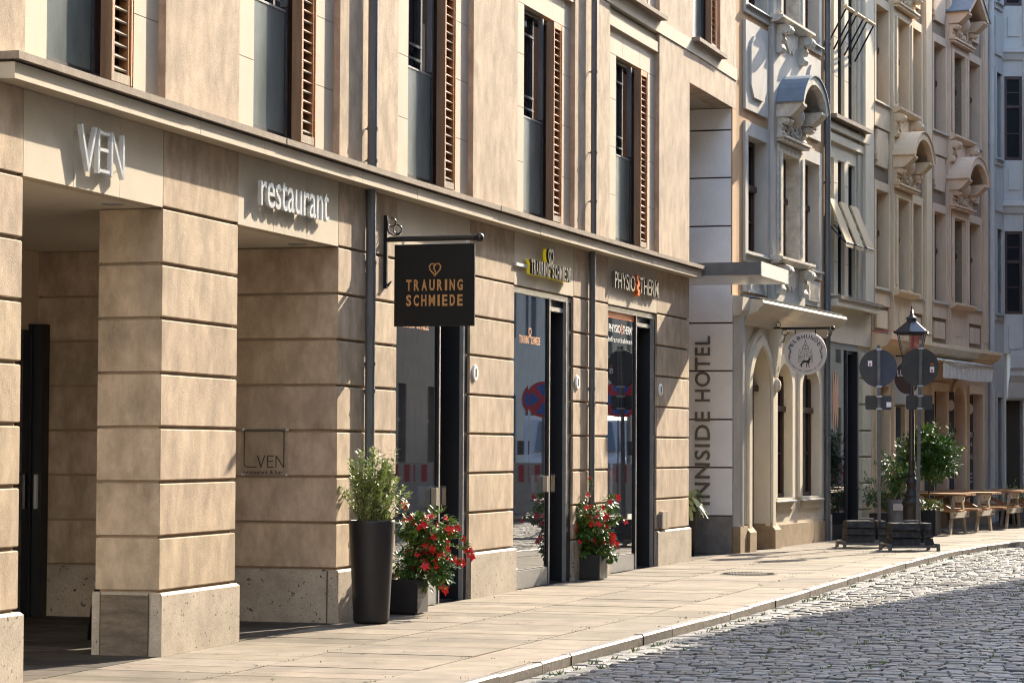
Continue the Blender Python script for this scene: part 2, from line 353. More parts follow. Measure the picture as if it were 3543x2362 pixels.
# ---------------------------------------------------------------- house with arcade, shops and louvred windows
hA = thing('arcade_house', W(24, 0, 0), 'beige stone corner house with a ground floor arcade, three shopfronts and louvred windows', 'building')
ZC = [.485, .90, 1.317, 1.733, 2.147, 2.565, 2.981, 3.41]
def pier(s0, s1, n0, side_panel=False):
    b = MB(); b.box(s0+.03, s1-.03, n0+.03, -.028, .4, 3.9, mi=1)
    for i, z in enumerate(ZC[:-1]): c = random.uniform(.92, 1.07); b.box(s0, s1, n0, 0, z+.012, ZC[i+1]-.012, ch=.008, col=(c, c*random.uniform(.985, 1.01), c*random.uniform(.96, 1.02)))
    b.box(s0, s1, n0, 0, 3.422, 3.998, ch=.004, col=(.95, .94, .93))
    o = b.build('pier', ['plaster', 'groove'], hA)
    c = MB(); c.box(s0-.028, s1+.028, n0-.02, .034, -.02, .478, ch=.02)
    if side_panel: c.box(s0-.031, s0-.02, n0+.06, -.075, .0, .46, mi=1); c.box(s0-.033, s0-.03, -.079, -.073, 0, .478, mi=2); c.box(s0-.033, s0-.03, n0+.055, n0+.062, 0, .478, mi=2)
    p = c.build('plinth', ['travertine', 'travertine_dark', 'joint'], o); return o
PIERS = [(11.35, 12.9, -.53), (15.29, 16.82, -.53), (19.246, 20.888, -3.0), (23.255, 24.86, -.8), (27.29, 28.87, -.8), (31.33, 33.11, -.8)]
for i, (a, b_, n) in enumerate(PIERS): pier(a, b_, n, i == 1)
b = MB(); b.box(19.214, 19.22, -.08, -.072, 0, .47); b.build('plinth_joint', 'joint', hA)
b = MB(); b.box(11.35, 20.5, -3.4, -3.0, 0, 3.6); b.build('back_wall', 'plaster2', hA)
b = MB(); b.box(11.36, 19.24, -3.0, -.121, 3.408, 3.5); b.build('soffit', 'soffit', hA)
for s, n in ((14.95, -.26), (18.88, -.26)):
    b = MB(); x, y, _ = W(s, n, 0); b.lathe([(.085, 3.402), (.085, 3.409)], (x, y, 0), 20); b.lathe([(.06, 3.399), (.06, 3.403)], (x, y, 0), 16); b.build('downlight', 'alu', hA)
# door at the back of the arcade, standing open against the side wall
d = MB(); d.box(19.1, 19.24, -3.0, -2.87, 0, 2.72); d.box(19.06, 19.1, -3.0, -2.96, 0, 2.72); do = d.build('door', 'black', hA)
d = MB(); d.box(19.06, 19.1, -2.925, -2.90, 1.0, 1.32); d.build('door_handle', 'steel', do)
d = MB(); d.box(16.8, 19.1, -3.02, -2.97, 0, 2.66); d.build('door_glass', 'glass', do)
# lintels over the openings (thin joints between the panels)
for a, b_ in ((12.9, 15.29), (16.82, 19.246), (20.888, 23.255), (24.86, 27.29), (28.87, 31.33)):
    m = MB(); m.box(a+.002, b_-.002, -.12, -.012, 3.413, 3.995, mi=1); L = (b_-a-.008)/3
    for i in range(3): m.box(a+.004+i*L+.003, a+.004+(i+1)*L-.003, -.12, -.001, 3.41, 3.997)
    m.build('lintel', ['panel', 'joint'], hA)
# cornice over the ground floor
m = MB(); s = 12.42; rnd = random.Random(3)
while s < 33.17:
    e = min(33.18, s+rnd.choice((1.1, 1.6, 2.0, 1.35)));
    if 33.18-e < .5: e = 33.18
    m.box(s+.002, e-.003, -.05, .165+rnd.uniform(-.002, .002), 4.0, 4.108); s = e
m.box(12.44, 33.16, -.05, .14, 4.108, 4.124, mi=2); s = 12.39
while s < 33.19:
    e = min(33.2, s+rnd.choice((2.5, 1.9, 3.1)))
    if 33.2-e < .7: e = 33.2
    m.box(s+.002, e-.004, -.08, .205+rnd.uniform(-.004, .004), 4.124, 4.175+rnd.uniform(0, .003), mi=1); s = e
m.build('cornice', ['panel', 'crown', 'joint'], hA)
# upper storeys
BAYS = [(12.906, 15.31), (16.82, 19.25), (20.89, 23.33), (24.96, 27.32), (28.92, 31.43)]
edges = [11.35]+[v for p in BAYS for v in p]+[36.22]
for a, b_ in zip(edges[::2], edges[1::2]):
    m = MB()
    if b_ > 36: m.box(a, 33.11, -.3, 0, 4.17, 6.79); m.box(a, 36.22, -.3, 0, 6.79, 7.23)
    else: m.box(a, b_, -.3, 0, 4.17, 7.23)
    if b_ > 36: m.box(a, 33.3, -.3, 0, 7.42, 13); m.box(35.1, 36.22, -.3, 0, 7.42, 13)
    else: m.box(a, b_, -.3, 0, 7.42, 13)
    m.build('wall_pier', 'plaster', hA)
m = MB(); m.box(11.35, 36.22, -.3, .014, 7.232, 7.418); m.build('string_course', 'panel', hA)
m = MB(); m.box(11.4, 33.1, -9, -.34, 3.52, 13); m.box(33.1, 36.2, -9, -.34, 6.82, 13); m.box(20.888, 33.1, -9, -.82, 0, 3.52); m.box(11.4, 20.9, -9, -3.4, 0, 3.52); m.build('core', 'joint', hA)
def louvre(par, c, z0, z1, n1=.04):
    a, e = c+.125, c+.487; n0 = n1-.09; st = .06
    m = MB()
    m.box(a, a+.028, n0, n1, z0, z1, mi=0); m.box(a+.028, a+st, n0+.01, n1-.006, z0+.02, z1-.02, mi=1); m.box(e-st, e-.02, n0+.01, n1-.006, z0+.02, z1-.02, mi=1); m.box(e-.02, e, n0, n1+.002, z0, z1, mi=2)
    m.box(a, a+.008, n1, n1+.003, z0+.3, z1, mi=2)
    m.box(a+.028, e-.02, n0, n1-.002, z0, z0+.07, mi=3); m.box(a+.028, e-.02, n0, n1-.002, z1-.07, z1, mi=2)
    m.box(a+st, e-st, n0+.002, n0+.006, z0+.07, z1-.07, mi=4)
    z = z0+.09
    while z < z1-.12:
        f = lambda t, b, q: W(t, b, q)
        m.prism([(n0+.012, z+.045), (n0+.02, z+.055), (n1-.008, z+.012), (n1-.016, z)], a+st, e-st, f); m.mi[-6:] = [3 if random.random() < .35 else 1]*6; z += .0885
    return m.build('shutter', ['wood', 'wood_orange', 'wood_edge', 'wood_grey', 'black'], par)
def bay_window(c, z0, z1, bal=True, h0=1.09):
    f = MB(); f.box(c-.74, c+.74, -.24, -.2, z0-.06, z0+.06); f.box(c-.74, c-.69, -.24, -.17, z0, z1); f.box(c+.69, c+.74, -.24, -.17, z0, z1); f.box(c-.74, c+.74, -.24, -.15, z1-.05, z1); f.box(c+.02, c+.07, -.24, -.19, z0, z1)
    f.box(c+.03, c+.075, -.13, -.07, z0+h0+.05, z1-.04, mi=1); f.box(c+.04, c+.065, -.15, -.065, z0-.02, z0+h0+.06, mi=0)
    for k in (h0+.14, h0+.28, z1-z0-.28): f.box(c-.68, c+.03, -.19, -.175, z0+k, z0+k+.025, mi=1)
    f.box(c-.4, c-.375, -.2, -.18, z0+h0, z1, mi=1)
    wn = f.build('window', ['frame', 'zinc'], hA)
    g = MB(); g.box(c-.7, c+.7, -.26, -.225, z0, z1-.02); g.build('pane', 'glass', wn)
    if bal:
        r = MB(); r.box(c-.715, c+.035, -.105, -.088, z0+.03, z0+h0, mi=0); r.box(c-.725, c+.045, -.112, -.08, z0+h0, z0+h0+.02, mi=1); r.box(c-.725, c+.045, -.11, -.085, z0-.02, z0+.03, mi=2)
        r.build('glass_railing', ['frosted', 'alu', 'black'], wn)
    louvre(wn, c, z0-.03, z1-.06)
def bay(a, b_, z0, z1, ztop, joints, band=True):
    c = (a+b_)/2; m = MB(); m.box(a, b_, -.3, -.28, z0-.1, ztop, mi=1)
    for (p, q) in ((a, c-.74), (c+.74, b_)):
        zz = [z0-.1]+joints+[z1]
        for u, v in zip(zz, zz[1:]): m.box(p+.001, q, -.3, -.062, u+.003, v-.003)
        m.box(p+.001, q, -.3, -.066, z0-.1, z1, mi=1)
    for i in range(3): L = (b_-a)/3; m.box(a+i*L+.003, a+(i+1)*L-.003, -.3, -.062, z1+.004, ztop)
    if band:
        m.box(a+.002, b_-.002, -.2, -.012, ztop, ztop+.135); m.box(a+.002, b_-.002, -.2, -.05, ztop+.135, ztop+.235)
    m.build('bay_panelling', ['panel', 'joint'], hA)
    bay_window(c, z0, z1)
for a, b_ in BAYS: bay(a, b_, 4.27, 6.64, 6.97, [4.83, 5.45, 6.06])
for a, b_ in BAYS+[(33.3, 35.1)]:
    bay(a, b_, 7.5, 9.9, 10.2, [8.1, 8.7, 9.3], False)
    m = MB(); m.box(a-.03, b_+.03, -.1, .11, 7.405, 7.46); m.build('sill', 'crown', hA)
    m = MB(); m.box(a, b_, -.3, -.02, 10.2, 13); m.build('upper_wall', 'plaster', hA)
# passage between this house and the next, its far wall clad in granite
m = MB(); m.box(33.11, 36.0, -6, -.3, 6.79, 6.95); m.build('passage_soffit', 'panel', hA)
m = MB(); m.box(32.3, 33.1, -6, -.8, 0, 6.8); m.build('passage_wall', 'plaster2', hA)
m = MB(); m.box(36.0, 36.015, -6, -.004, 0, 6.79, mi=1); zz = [.565, 1.3, 2.03, 2.77, 3.5, 4.24, 4.98, 5.72, 6.45, 6.79]
for u, v in zip(zz, zz[1:]): m.box(35.975, 36.005, -6, -.001, u+.012, v-.012)
m.box(35.965, 36.005, -6, .0, -.05, .555, mi=2); m.build('granite_wall', ['granite', 'joint', 'granite_dark'], hA)
m = MB(); m.box(33.1, 36.0, -6.2, -6, 0, 6.8); m.build('passage_end', 'plaster2', hA)
c = MB(); c.box(33.27, 35.22, -1.5, 1.0, 4.045, 4.225); cp = c.build('canopy', 'darkzinc', hA)
c = MB(); c.box(33.29, 35.20, -1.5, .985, 4.03, 4.045); c.build('canopy_underside', 'steel', cp)
c = MB(); c.box(33.265, 35.225, 1.0, 1.012, 4.03, 4.232); c.build('canopy_fascia', 'fascia', cp)
# shopfronts
for k, (a, p, d0, e) in enumerate(((20.888, 22.34, 23.12, 23.255), (24.86, 26.39, 27.08, 27.29), (28.87, 30.38, 31.235, 31.33))):
    m = MB(); m.box(a, e, -.12, -.03, 3.33, 3.388); m.box(a, e, -.12, -.055, 3.388, 3.41, mi=1); m.box(a, p, -.12, -.045, .0, .2); m.box(a, p, -.12, -.055, .2, .215, mi=1)
    m.box(p, p+.04, -.5, -.04, 0, 3.33, mi=1); m.box(p+.0, p+.035, -.04, -.034, 0, 3.33)
    m.box(d0, e, -.75, -.03, 0, 3.33, mi=1); m.box(d0-.004, d0+.03, -.07, -.026, 0, 3.33); m.box(d0+.045, e-.01, -.03, -.026, .02, 3.3, mi=1)
    m.box(p+.04, d0, -.16, -.06, 3.2, 3.25); m.box(p+.04, d0, -.78, -.1, 3.25, 3.33, mi=1); m.box(a, d0, -.81, -.76, 0, 3.4, mi=1)
    z = .25
    while z < 3.2: m.box(d0+.01, d0+.016, -.026, -.023, z, z+.006, mi=1); m.box(p+.014, p+.02, -.034, -.031, z, z+.006, mi=1); z += .42
    f = m.build('shopfront', ['alu', 'frame'], hA)
    g = MB(); g.box(a, p, -.075, -.062, .21, 3.335); g.build('pane', 'glass', f)
    g = MB(); g.box(p+.04, d0, -.76, -.72, .02, 3.2); dr = g.build('door', 'glass', f)
    g = MB(); g.box(p+.1, p+.12, -.72, -.68, .9, 1.4); g.build('door_handle', 'steel', dr)
    g = MB(); g.box(p+.04, d0, -.72, -.12, -.002, .006); g.build('doormat', 'rubber', f)
# drainpipes with clamps
def drainpipe(s, r, z0, z1, name, par, n=.07, mt='zinc', clamps=()):
    m = MB(); m.tube([W(s, n, z0), W(s, n, z1)], r, 12)
    for z in clamps: m.tube([W(s, n, z), W(s, n, z+.03)], r+.008, 12); m.tube([W(s, -.01, z+.015), W(s, n, z+.015)], .008, 6)
    return m.build(name, mt, par, smooth=False)
drainpipe(19.985, .047, .0, 4.0, 'drainpipe', hA, n=.052, clamps=(2.1, 2.35, .9, 3.3)); drainpipe(19.955, .047, 4.17, 13, 'drainpipe', hA, clamps=(4.25, 4.55, 6.6))
drainpipe(27.97, .038, .0, 4.0, 'drainpipe', hA, n=.045, clamps=(2.1, 2.3, .9)); drainpipe(27.93, .038, 4.17, 13, 'drainpipe', hA, clamps=(4.6, 5.2, 6.2))
m = MB(); m.box(24.85, 25.30, .0, .03, 3.62, 3.652); m.build('cable_cover', 'white', hA)
m = MB(); m.box(31.38, 31.5, 0, .03, .52, .70); m.box(31.47, 31.78, 0.0, .05, .50, .73, mi=1); m.build('utility_box', ['zinc', 'wood_grey'], hA)
# ---------------------------------------------------------------- writing and signs on the arcade house
def wf(s, z, n=0.): return lambda x, y, e: W(s+x, n+e, z+y)            # lettering flat on the front
def pf(s, n, z): return lambda x, y, e: W(s-e, n+x, z+y)               # lettering on a face turned to the viewer
g = MB()
VEN = [[(0, .30), (.12, 0)], [(.12, 0), (.235, .30)], [(.29, .30), (.29, 0)], [(.29, .287), (.46, .287)], [(.29, .165), (.44, .165)], [(.29, .013), (.46, .013)], [(.515, .0), (.515, .30)], [(.52, .30), (.715, .0)], [(.72, 0), (.72, .30)]]
fn0 = wf(13.70, 3.545, .028)
for ln in VEN:
    (x0, y0), (x1, y1) = ln; wd = .028 if abs(y1-y0) > .1 else .024
    strokes(g, [ln], wd, fn0, .034)
for x, y in ((.02, .27), (.12, .05), (.22, .27), (.29, .27), (.29, .05), (.43, .165), (.515, .05), (.72, .27), (.72, .05)): g.tube([W(13.70+x, -.01, 3.545+y), W(13.70+x, .03, 3.545+y)], .004, 5)
single(g, 'wall_sign', 'steel', 'large raised metal letters VEN on the pale lintel over the left arcade opening', 'sign')
g = text('restaurant', 1.65, .255, wf(17.185, 3.595, .03), .03, .003)
for i in range(9): g.tube([W(17.3+i*.18, -.01, 3.68), W(17.3+i*.18, .03, 3.68)], .004, 5)
single(g, 'wall_sign', 'steel', 'shiny raised metal lettering reading restaurant above the second arcade opening', 'sign')
def heart(k=1.):                                      # two interlaced drops forming a heart
    L = [(0, 0), (-.1, .14), (-.42, .50), (-.5, .78), (-.36, 1.0), (-.12, 1.02), (.02, .86)]
    R = [(.0, .02), (.1, .14), (.42, .5), (.52, .78), (.36, 1.02), (.12, 1.02), (-.08, .84), (-.1, .62), (.04, .34), (.06, .1), (0, 0)]
    return [[(x*k, y*k) for x, y in L], [(x*k, y*k) for x, y in R]]
t = thing('wall_sign', W(26.1, .03, 3.6), 'black wall letters TRAURING SCHMIEDE with yellow glowing edges above the middle shop', 'sign')
for wd_, s_, L_ in (('TRAURING', 25.27, .74), ('SCHMIEDE', 26.12, .79)):
    g = spaced(wd_, L_, .165, wf(s_, 3.555, .05), ext=.028, off=.03, fill=.74); ob = g.build('word', 'black', t)
    g = spaced(wd_, L_, .165, wf(s_, 3.555, .012), ext=.038, off=.02, fill=.74); g.build('lit_edge', 'glow', ob)
g = MB(); strokes(g, heart(.2), .03, wf(26.06, 3.67, .05), .028); ob = g.build('emblem', 'black', t)
g = MB(); strokes(g, heart(.2), .026, wf(26.06, 3.67, .012), .038); g.build('lit_edge', 'glow', ob)
t = thing('wall_sign', W(30.1, .03, 3.6), 'grey metal wall letters PHYSIO THERM with an orange squiggle above the rightmost shop', 'sign')
g = text('PHYSIO', 1.0, .212, wf(28.98, 3.617, .02), .04, .006); g.build('word', 'lgrey', t); g = text('THERM', .96, .212, wf(30.22, 3.617, .02), .04, .006); g.build('word', 'lgrey', t)
def squig(h, k=3, a=.05): return [[(a*.8*sin(i/6*2*pi)-a*.6+j*a*1.0, i*h/12) for i in range(13)] for j in range(2)]
g = MB(); strokes(g, squig(.24, a=.055), .03, wf(30.11, 3.59, .02), .05); g.build('squiggle', 'orange', t)
# window lettering
t = thing('window_lettering', W(25.7, -.06, 2.8), 'small peach lettering and heart on the glass of the middle shop', 'window sign')
spaced('TRAURING', .385, .09, wf(25.265, 2.775, -.062), ext=.002, off=.02, fill=.74).build('word', 'peach', t); spaced('SCHMIEDE', .375, .09, wf(25.72, 2.775, -.062), ext=.002, off=.02, fill=.74).build('word', 'peach', t); g = MB(); strokes(g, heart(.11), .014, wf(25.685, 2.84, -.062), .002); g.build('emblem', 'peach', t)
t = thing('window_lettering', W(21.6, -.06, 2.8), 'peach lettering on the shop glass just below the black hanging sign', 'window sign')
spaced('TRAURING', .38, .09, wf(21.23, 2.77, -.062), ext=.002, off=.02, fill=.74).build('word', 'peach', t); spaced('SCHMIEDE', .38, .09, wf(21.68, 2.77, -.062), ext=.002, off=.02, fill=.74).build('word', 'peach', t)
t = thing('window_lettering', W(29.7, -.06, 3.1), 'white lettering PHYSIO THERM under an orange strip on the glass of the rightmost shop', 'window sign')
g = MB(); g.box(28.872, 30.375, -.0625, -.060, 3.25, 3.328); g.build('strip', 'orange', t)
g = text('PHYSIO', .57, .102, wf(29.125, 3.07, -.062), .002, .01); g.build('word', 'white', t); g = text('THERM', .42, .102, wf(29.81, 3.07, -.062), .002, .01); text('®', .05, .04, wf(30.25, 3.135, -.062), .002, 0, mb=g); g.build('word', 'white', t)
g = text('Infrarotkabinen', 1.16, .068, wf(29.11, 2.945, -.062), .002, .006, sp=1.25); g.build('word', 'white', t)
g = MB(); strokes(g, squig(.12, a=.028), .014, wf(29.755, 3.062, -.062), .002); g.build('squiggle', 'orange', t)
# oval house numbers
for s, lb in ((23.42, 'right of the first shopfront, behind the black sign'), (27.45, 'between the middle shop and its drainpipe'), (31.5, 'on the last pier before the hotel passage')):
    t = thing('house_number_plate', W(s, 0, 2.38), 'oval white enamel plate with number 1 '+lb, 'number plate', 'oval house number plates on the shop piers')
    m = MB(); pts = [(s+.085*cos(2*pi*i/24), 2.38+.088*sin(2*pi*i/24)) for i in range(24)]
    m.add([W(a, .001, z) for a, z in pts]+[W(s+(a-s)*.93, .02, 2.38+(z-2.38)*.93) for a, z in pts], [tuple(range(24, 48))]+[(i, (i+1) % 24, 24+(i+1) % 24, 24+i) for i in range(24)]); m.build('plate', 'white', t)
    text('1', .035, .085, wf(s-.018, 2.338, .021), .003, .01).build('numeral', 'ink', t)
# black hanging shop sign
t = thing('hanging_sign', W(20.5, 0, 3.57), 'square black sign with copper lettering TRAURING SCHMIEDE hanging from an iron bracket', 'shop sign')
m = MB(); m.box(20.49, 20.53, 0, .035, 3.10, 3.80); m.tube([W(20.51, .0, 3.57), W(20.51, .895, 3.575)], .026, 12); m.ball(W(20.51, .955, 3.575), .042, 14, 10); m.tube([W(20.51, .89, 3.575), W(20.51, .92, 3.575)], .03, 12)
for (n0, z0, r) in ((.075, 3.735, .042), (.135, 3.665, .042)):
    m.tube([W(20.51, n0+r*cos(radians(a)), z0+r*sin(radians(a))) for a in range(-200, 110, 25)], .007, 6)
m.tube([W(20.51, .03, 3.71), W(20.51, .045, 3.64), W(20.51, .1, 3.605), W(20.51, .16, 3.62)], .007, 6)
m.tube([W(20.51, .04, 3.14), W(20.55, .06, 3.17), W(20.53, .03, 3.12)], .008, 6)
m.build('bracket', 'black', t)
b = MB(); b.box(20.495, 20.52, .11, .91, 2.737, 3.517); bd = b.build('board', 'signblack', t)
for n0 in (.19, .835):
    b = MB(); b.tube([W(20.51, n0, 3.55), W(20.51, n0, 3.515)], .006, 6); b.tube([W(20.51, n0+.013*cos(a*pi/4), 3.538+.016*sin(a*pi/4)) for a in range(9)], .004, 5); b.build('hook', 'steel', t)
g = spaced('TRAURING', .564, .106, pf(20.493, .231, 3.075), ext=.003, off=.03); g.build('lettering', 'gold', bd); g = spaced('SCHMIEDE', .564, .108, pf(20.493, .231, 2.929), ext=.003, off=.03); g.build('lettering', 'gold', bd)
g = MB(); strokes(g, heart(.113), .012, pf(20.493, .518, 3.215), .003); g.build('emblem', 'gold', bd)
# glass plaque on the side wall
t = thing('wall_plaque', W(19.24, -.69, 1.53), 'clear glass plaque with outlined square reading VEN restaurant & bar on the shaded side wall', 'plaque')
m = MB(); m.box(19.215, 19.222, -.92, -.46, 1.315, 1.76); m.build('glass', 'clear', t)
for n0, z0 in ((-.905, 1.745), (-.475, 1.745), (-.905, 1.335), (-.475, 1.335)):
    m = MB(); m.tube([W(19.246, n0, z0), W(19.208, n0, z0)], .011, 10); m.build('screw', 'steel', t)
g = MB(); fn1 = pf(19.214, 0, 0)
strokes(g, [[(-.77, 1.403), (-.865, 1.403), (-.882, 1.412), (-.89, 1.43), (-.89, 1.735), (-.53, 1.735), (-.512, 1.728), (-.502, 1.712), (-.502, 1.403)], [(-.76, 1.505), (-.725, 1.403), (-.69, 1.505)], [(-.605, 1.505), (-.66, 1.505), (-.66, 1.403), (-.605, 1.403)], [(-.66, 1.455), (-.61, 1.455)], [(-.578, 1.403), (-.578, 1.505), (-.505, 1.405)]], .0085, fn1, .002)
text('restaurant & bar', .38, .036, pf(19.214, -.893, 1.34), .002, .0, sp=1.06, mb=g); g.build('lettering', 'ink', t)
# notice on the left pier
t = thing('notice_sign', W(12.6, .01, .6), 'small white notice with a red border cut off by the left edge of the picture', 'sign')
m = MB(); m.box(12.2, 12.49, .0, .012, .64, .88); m.build('plate', 'white', t); m = MB(); m.box(12.19, 12.50, .0, .009, .63, .89); m.build('border', 'signred', t)
# hotel letters up the granite wall
t = thing('wall_sign', W(35.95, -.4, .73), 'tall vertical metal lettering INNSIDE HOTEL on the granite wall of the passage', 'sign')
for wd_, z_, L_ in (('INNSIDE', .73, 1.42), ('HOTEL', 2.30, 1.0)): text(wd_, L_, .24, lambda x, y, e: W(35.955-e, -.336-y, z_+x), .02, .012, sp=1.09).build('word', 'lgrey', t)
# clear acrylic boxes on the glass edges
for s, z0, lb in ((22.18, 1.1, 'on the glass of the first shop beside its dark doorway'), (26.22, 1.18, 'on the glass of the middle shop above the mirrored flowers')):
    t = thing('leaflet_box', W(s, -.06, z0), 'clear acrylic box '+lb, 'acrylic box', 'acrylic boxes on the shop glass')
    m = MB(); m.box(s-.16, s+.2, -.062, .03, z0-.11, z0+.1); m.build('box', 'clear', t); m = MB(); m.box(s-.02, s+.07, -.055, .0, z0-.1, z0+.08); m.build('insert', 'wood_grey', t)
# dark figure-like stand behind the pillar
m = MB(); m.lathe([(.30, 0), (.27, .25), (.20, .6), (.12, .95), (.07, 1.3), (.03, 2.0)], W(16.9, -1.02, 0), 12)
single(m, 'folded_parasol', 'signblack', 'dark closed parasol standing in the shade, mostly hidden behind the free pillar', 'parasol', smooth=True)
# ---------------------------------------------------------------- parts shared by the old houses
def old_window(par, a, b, z0, z1, n=-.2, arch=0., wood='darkwood', sill=True, tr=.42, pn='glass_dim'):
    f = MB(); f.box(a, a+.07, n-.03, n+.03, z0, z1); f.box(b-.07, b, n-.03, n+.03, z0, z1); f.box(a, b, n-.03, n+.03, z0, z0+.07); f.box(a, b, n-.03, n+.03, z1-.07, z1)
    zt = z1-(z1-z0)*tr; f.box(a, b, n-.03, n+.07, zt-.04, zt+.05); f.box((a+b)/2-.05, (a+b)/2+.05, n-.03, n+.045, z0, z1)
    for z in ((z0+zt)/2, ): f.box(a+.07, b-.07, n-.01, n+.015, z-.012, z+.012)
    wn = f.build('window', wood, par); g = MB(); g.box(a+.05, b-.05, n-.02, n-.012, z0+.05, z1-.05); g.build('pane', pn, wn)
    if sill:
        s = MB(); s.prism([(-.2, z0-.005), (.10, z0-.05), (.10, z0-.065), (-.2, z0-.02)], a-.12, b+.12, W); s.build('sill', 'sill', wn)
    return wn
def surround(par, a, b, z0, z1, w=.17, p=.04, mt='whitish', apron=.17):
    m = MB(); m.box(a-w, a, -.2, p, z0, z1); m.box(b, b+w, -.2, p, z0, z1); m.box(a-w, b+w, -.2, p, z1, z1+w*1.25); m.box(a-w, b+w, -.02, p, z0-apron, z0)
    return m.build('window_surround', mt, par)
def plaque(par, a, b, z0, z1, p=.045, mt='whitish', inner=True, step=.0):
    m = MB()
    if step:
        m.box(a+step, b-step, -.02, p, z0, z1); m.box(a, b, -.02, p-.003, z0+step*2.2, z1-step*2.2); m.box(a+step*.5, b-step*.5, -.02, p-.0015, z0+step*1.1, z1-step*1.1)
    else: m.box(a, b, -.02, p, z0, z1)
    if inner:
        c = (b-a)*.16; d = .18; q = [(a+c, z0+c+d), (a+c*1.8, z0+c), (b-c*1.8, z0+c), (b-c, z0+c+d), (b-c, z1-c-d), (b-c*1.8, z1-c), (a+c*1.8, z1-c), (a+c, z1-c-d)]
        m.add([W(s, p+.035, z) for s, z in q]+[W(s, p-.01, z) for s, z in q], [tuple(range(8))]+[(i, (i+1) % 8, 8+(i+1) % 8, 8+i) for i in range(8)])
    return m.build('plaque', mt, par)
def scroll_profile(n0, z1, d, h):
    """S-shaped console outline in (n,z), deepest at the top"""
    p = [(n0, z1)]+[(n0+d*.62+d*.38*cos(radians(a)), z1-h*.2+h*.2*sin(radians(a))) for a in (90, 45, 0, -45, -90, -140)]
    p += [(n0+d*.45, z1-h*.5), (n0+d*.30, z1-h*.68)]+[(n0+d*.24+d*.2*cos(radians(a)), z1-h*.85+h*.13*sin(radians(a))) for a in (60, 0, -60)]+[(n0, z1-h)]
    return p
def console(par, s, n0, z1, d, h, w=.24, mt='stucco'):
    m = MB(); m.prism(scroll_profile(n0, z1, d, h), s-w/2, s+w/2, W); m.prism(scroll_profile(n0, z1-.01, d*1.06, h*.96), s-w*.3, s+w*.3, W)
    for q in (-1, 1): m.tube([W(s+q*w*.5, n0+d*.62, z1-h*.2), W(s+q*w*.62, n0+d*.62, z1-h*.2)], h*.13, 10)
    return m.build('console', mt, par)
def ornament(par, s, n0, z0, z1, w, mt='stucco', seed=1):
    """shell and leaf carving: overlapping rounded lobes and curled ribs round an oval shield"""
    r = random.Random(seed); m = MB(); zc = (z0+z1)/2; h = (z1-z0)/2
    x, y, _ = W(s, n0+.05, 0); m.ball((x, y, zc), (w*.28, w*.28, h*.55), 10, 8)
    for i in range(14):
        a = 2*pi*i/14; ss, zz = s+w*.42*cos(a), zc+h*.8*sin(a); x, y, _ = W(ss, n0+.05, 0); k = r.uniform(.6, 1.1)
        m.ball((x, y, zz), (w*.12*k, w*.12*k, h*.2*k), 7, 5)
    for q in (-1, 1):
        for zz, rr in ((z0+h*.3, .28), (z1-h*.25, .2)): m.tube([W(s+q*w*(.38+rr*.5*cos(radians(a))), n0+.06+.02*sin(radians(a*2)), zz+h*rr*sin(radians(a))) for a in range(-60, 260, 32)], [w*.07*(1-.06*i) for i in range(10)], 6)
    return m.build('carving', mt, par, smooth=True)
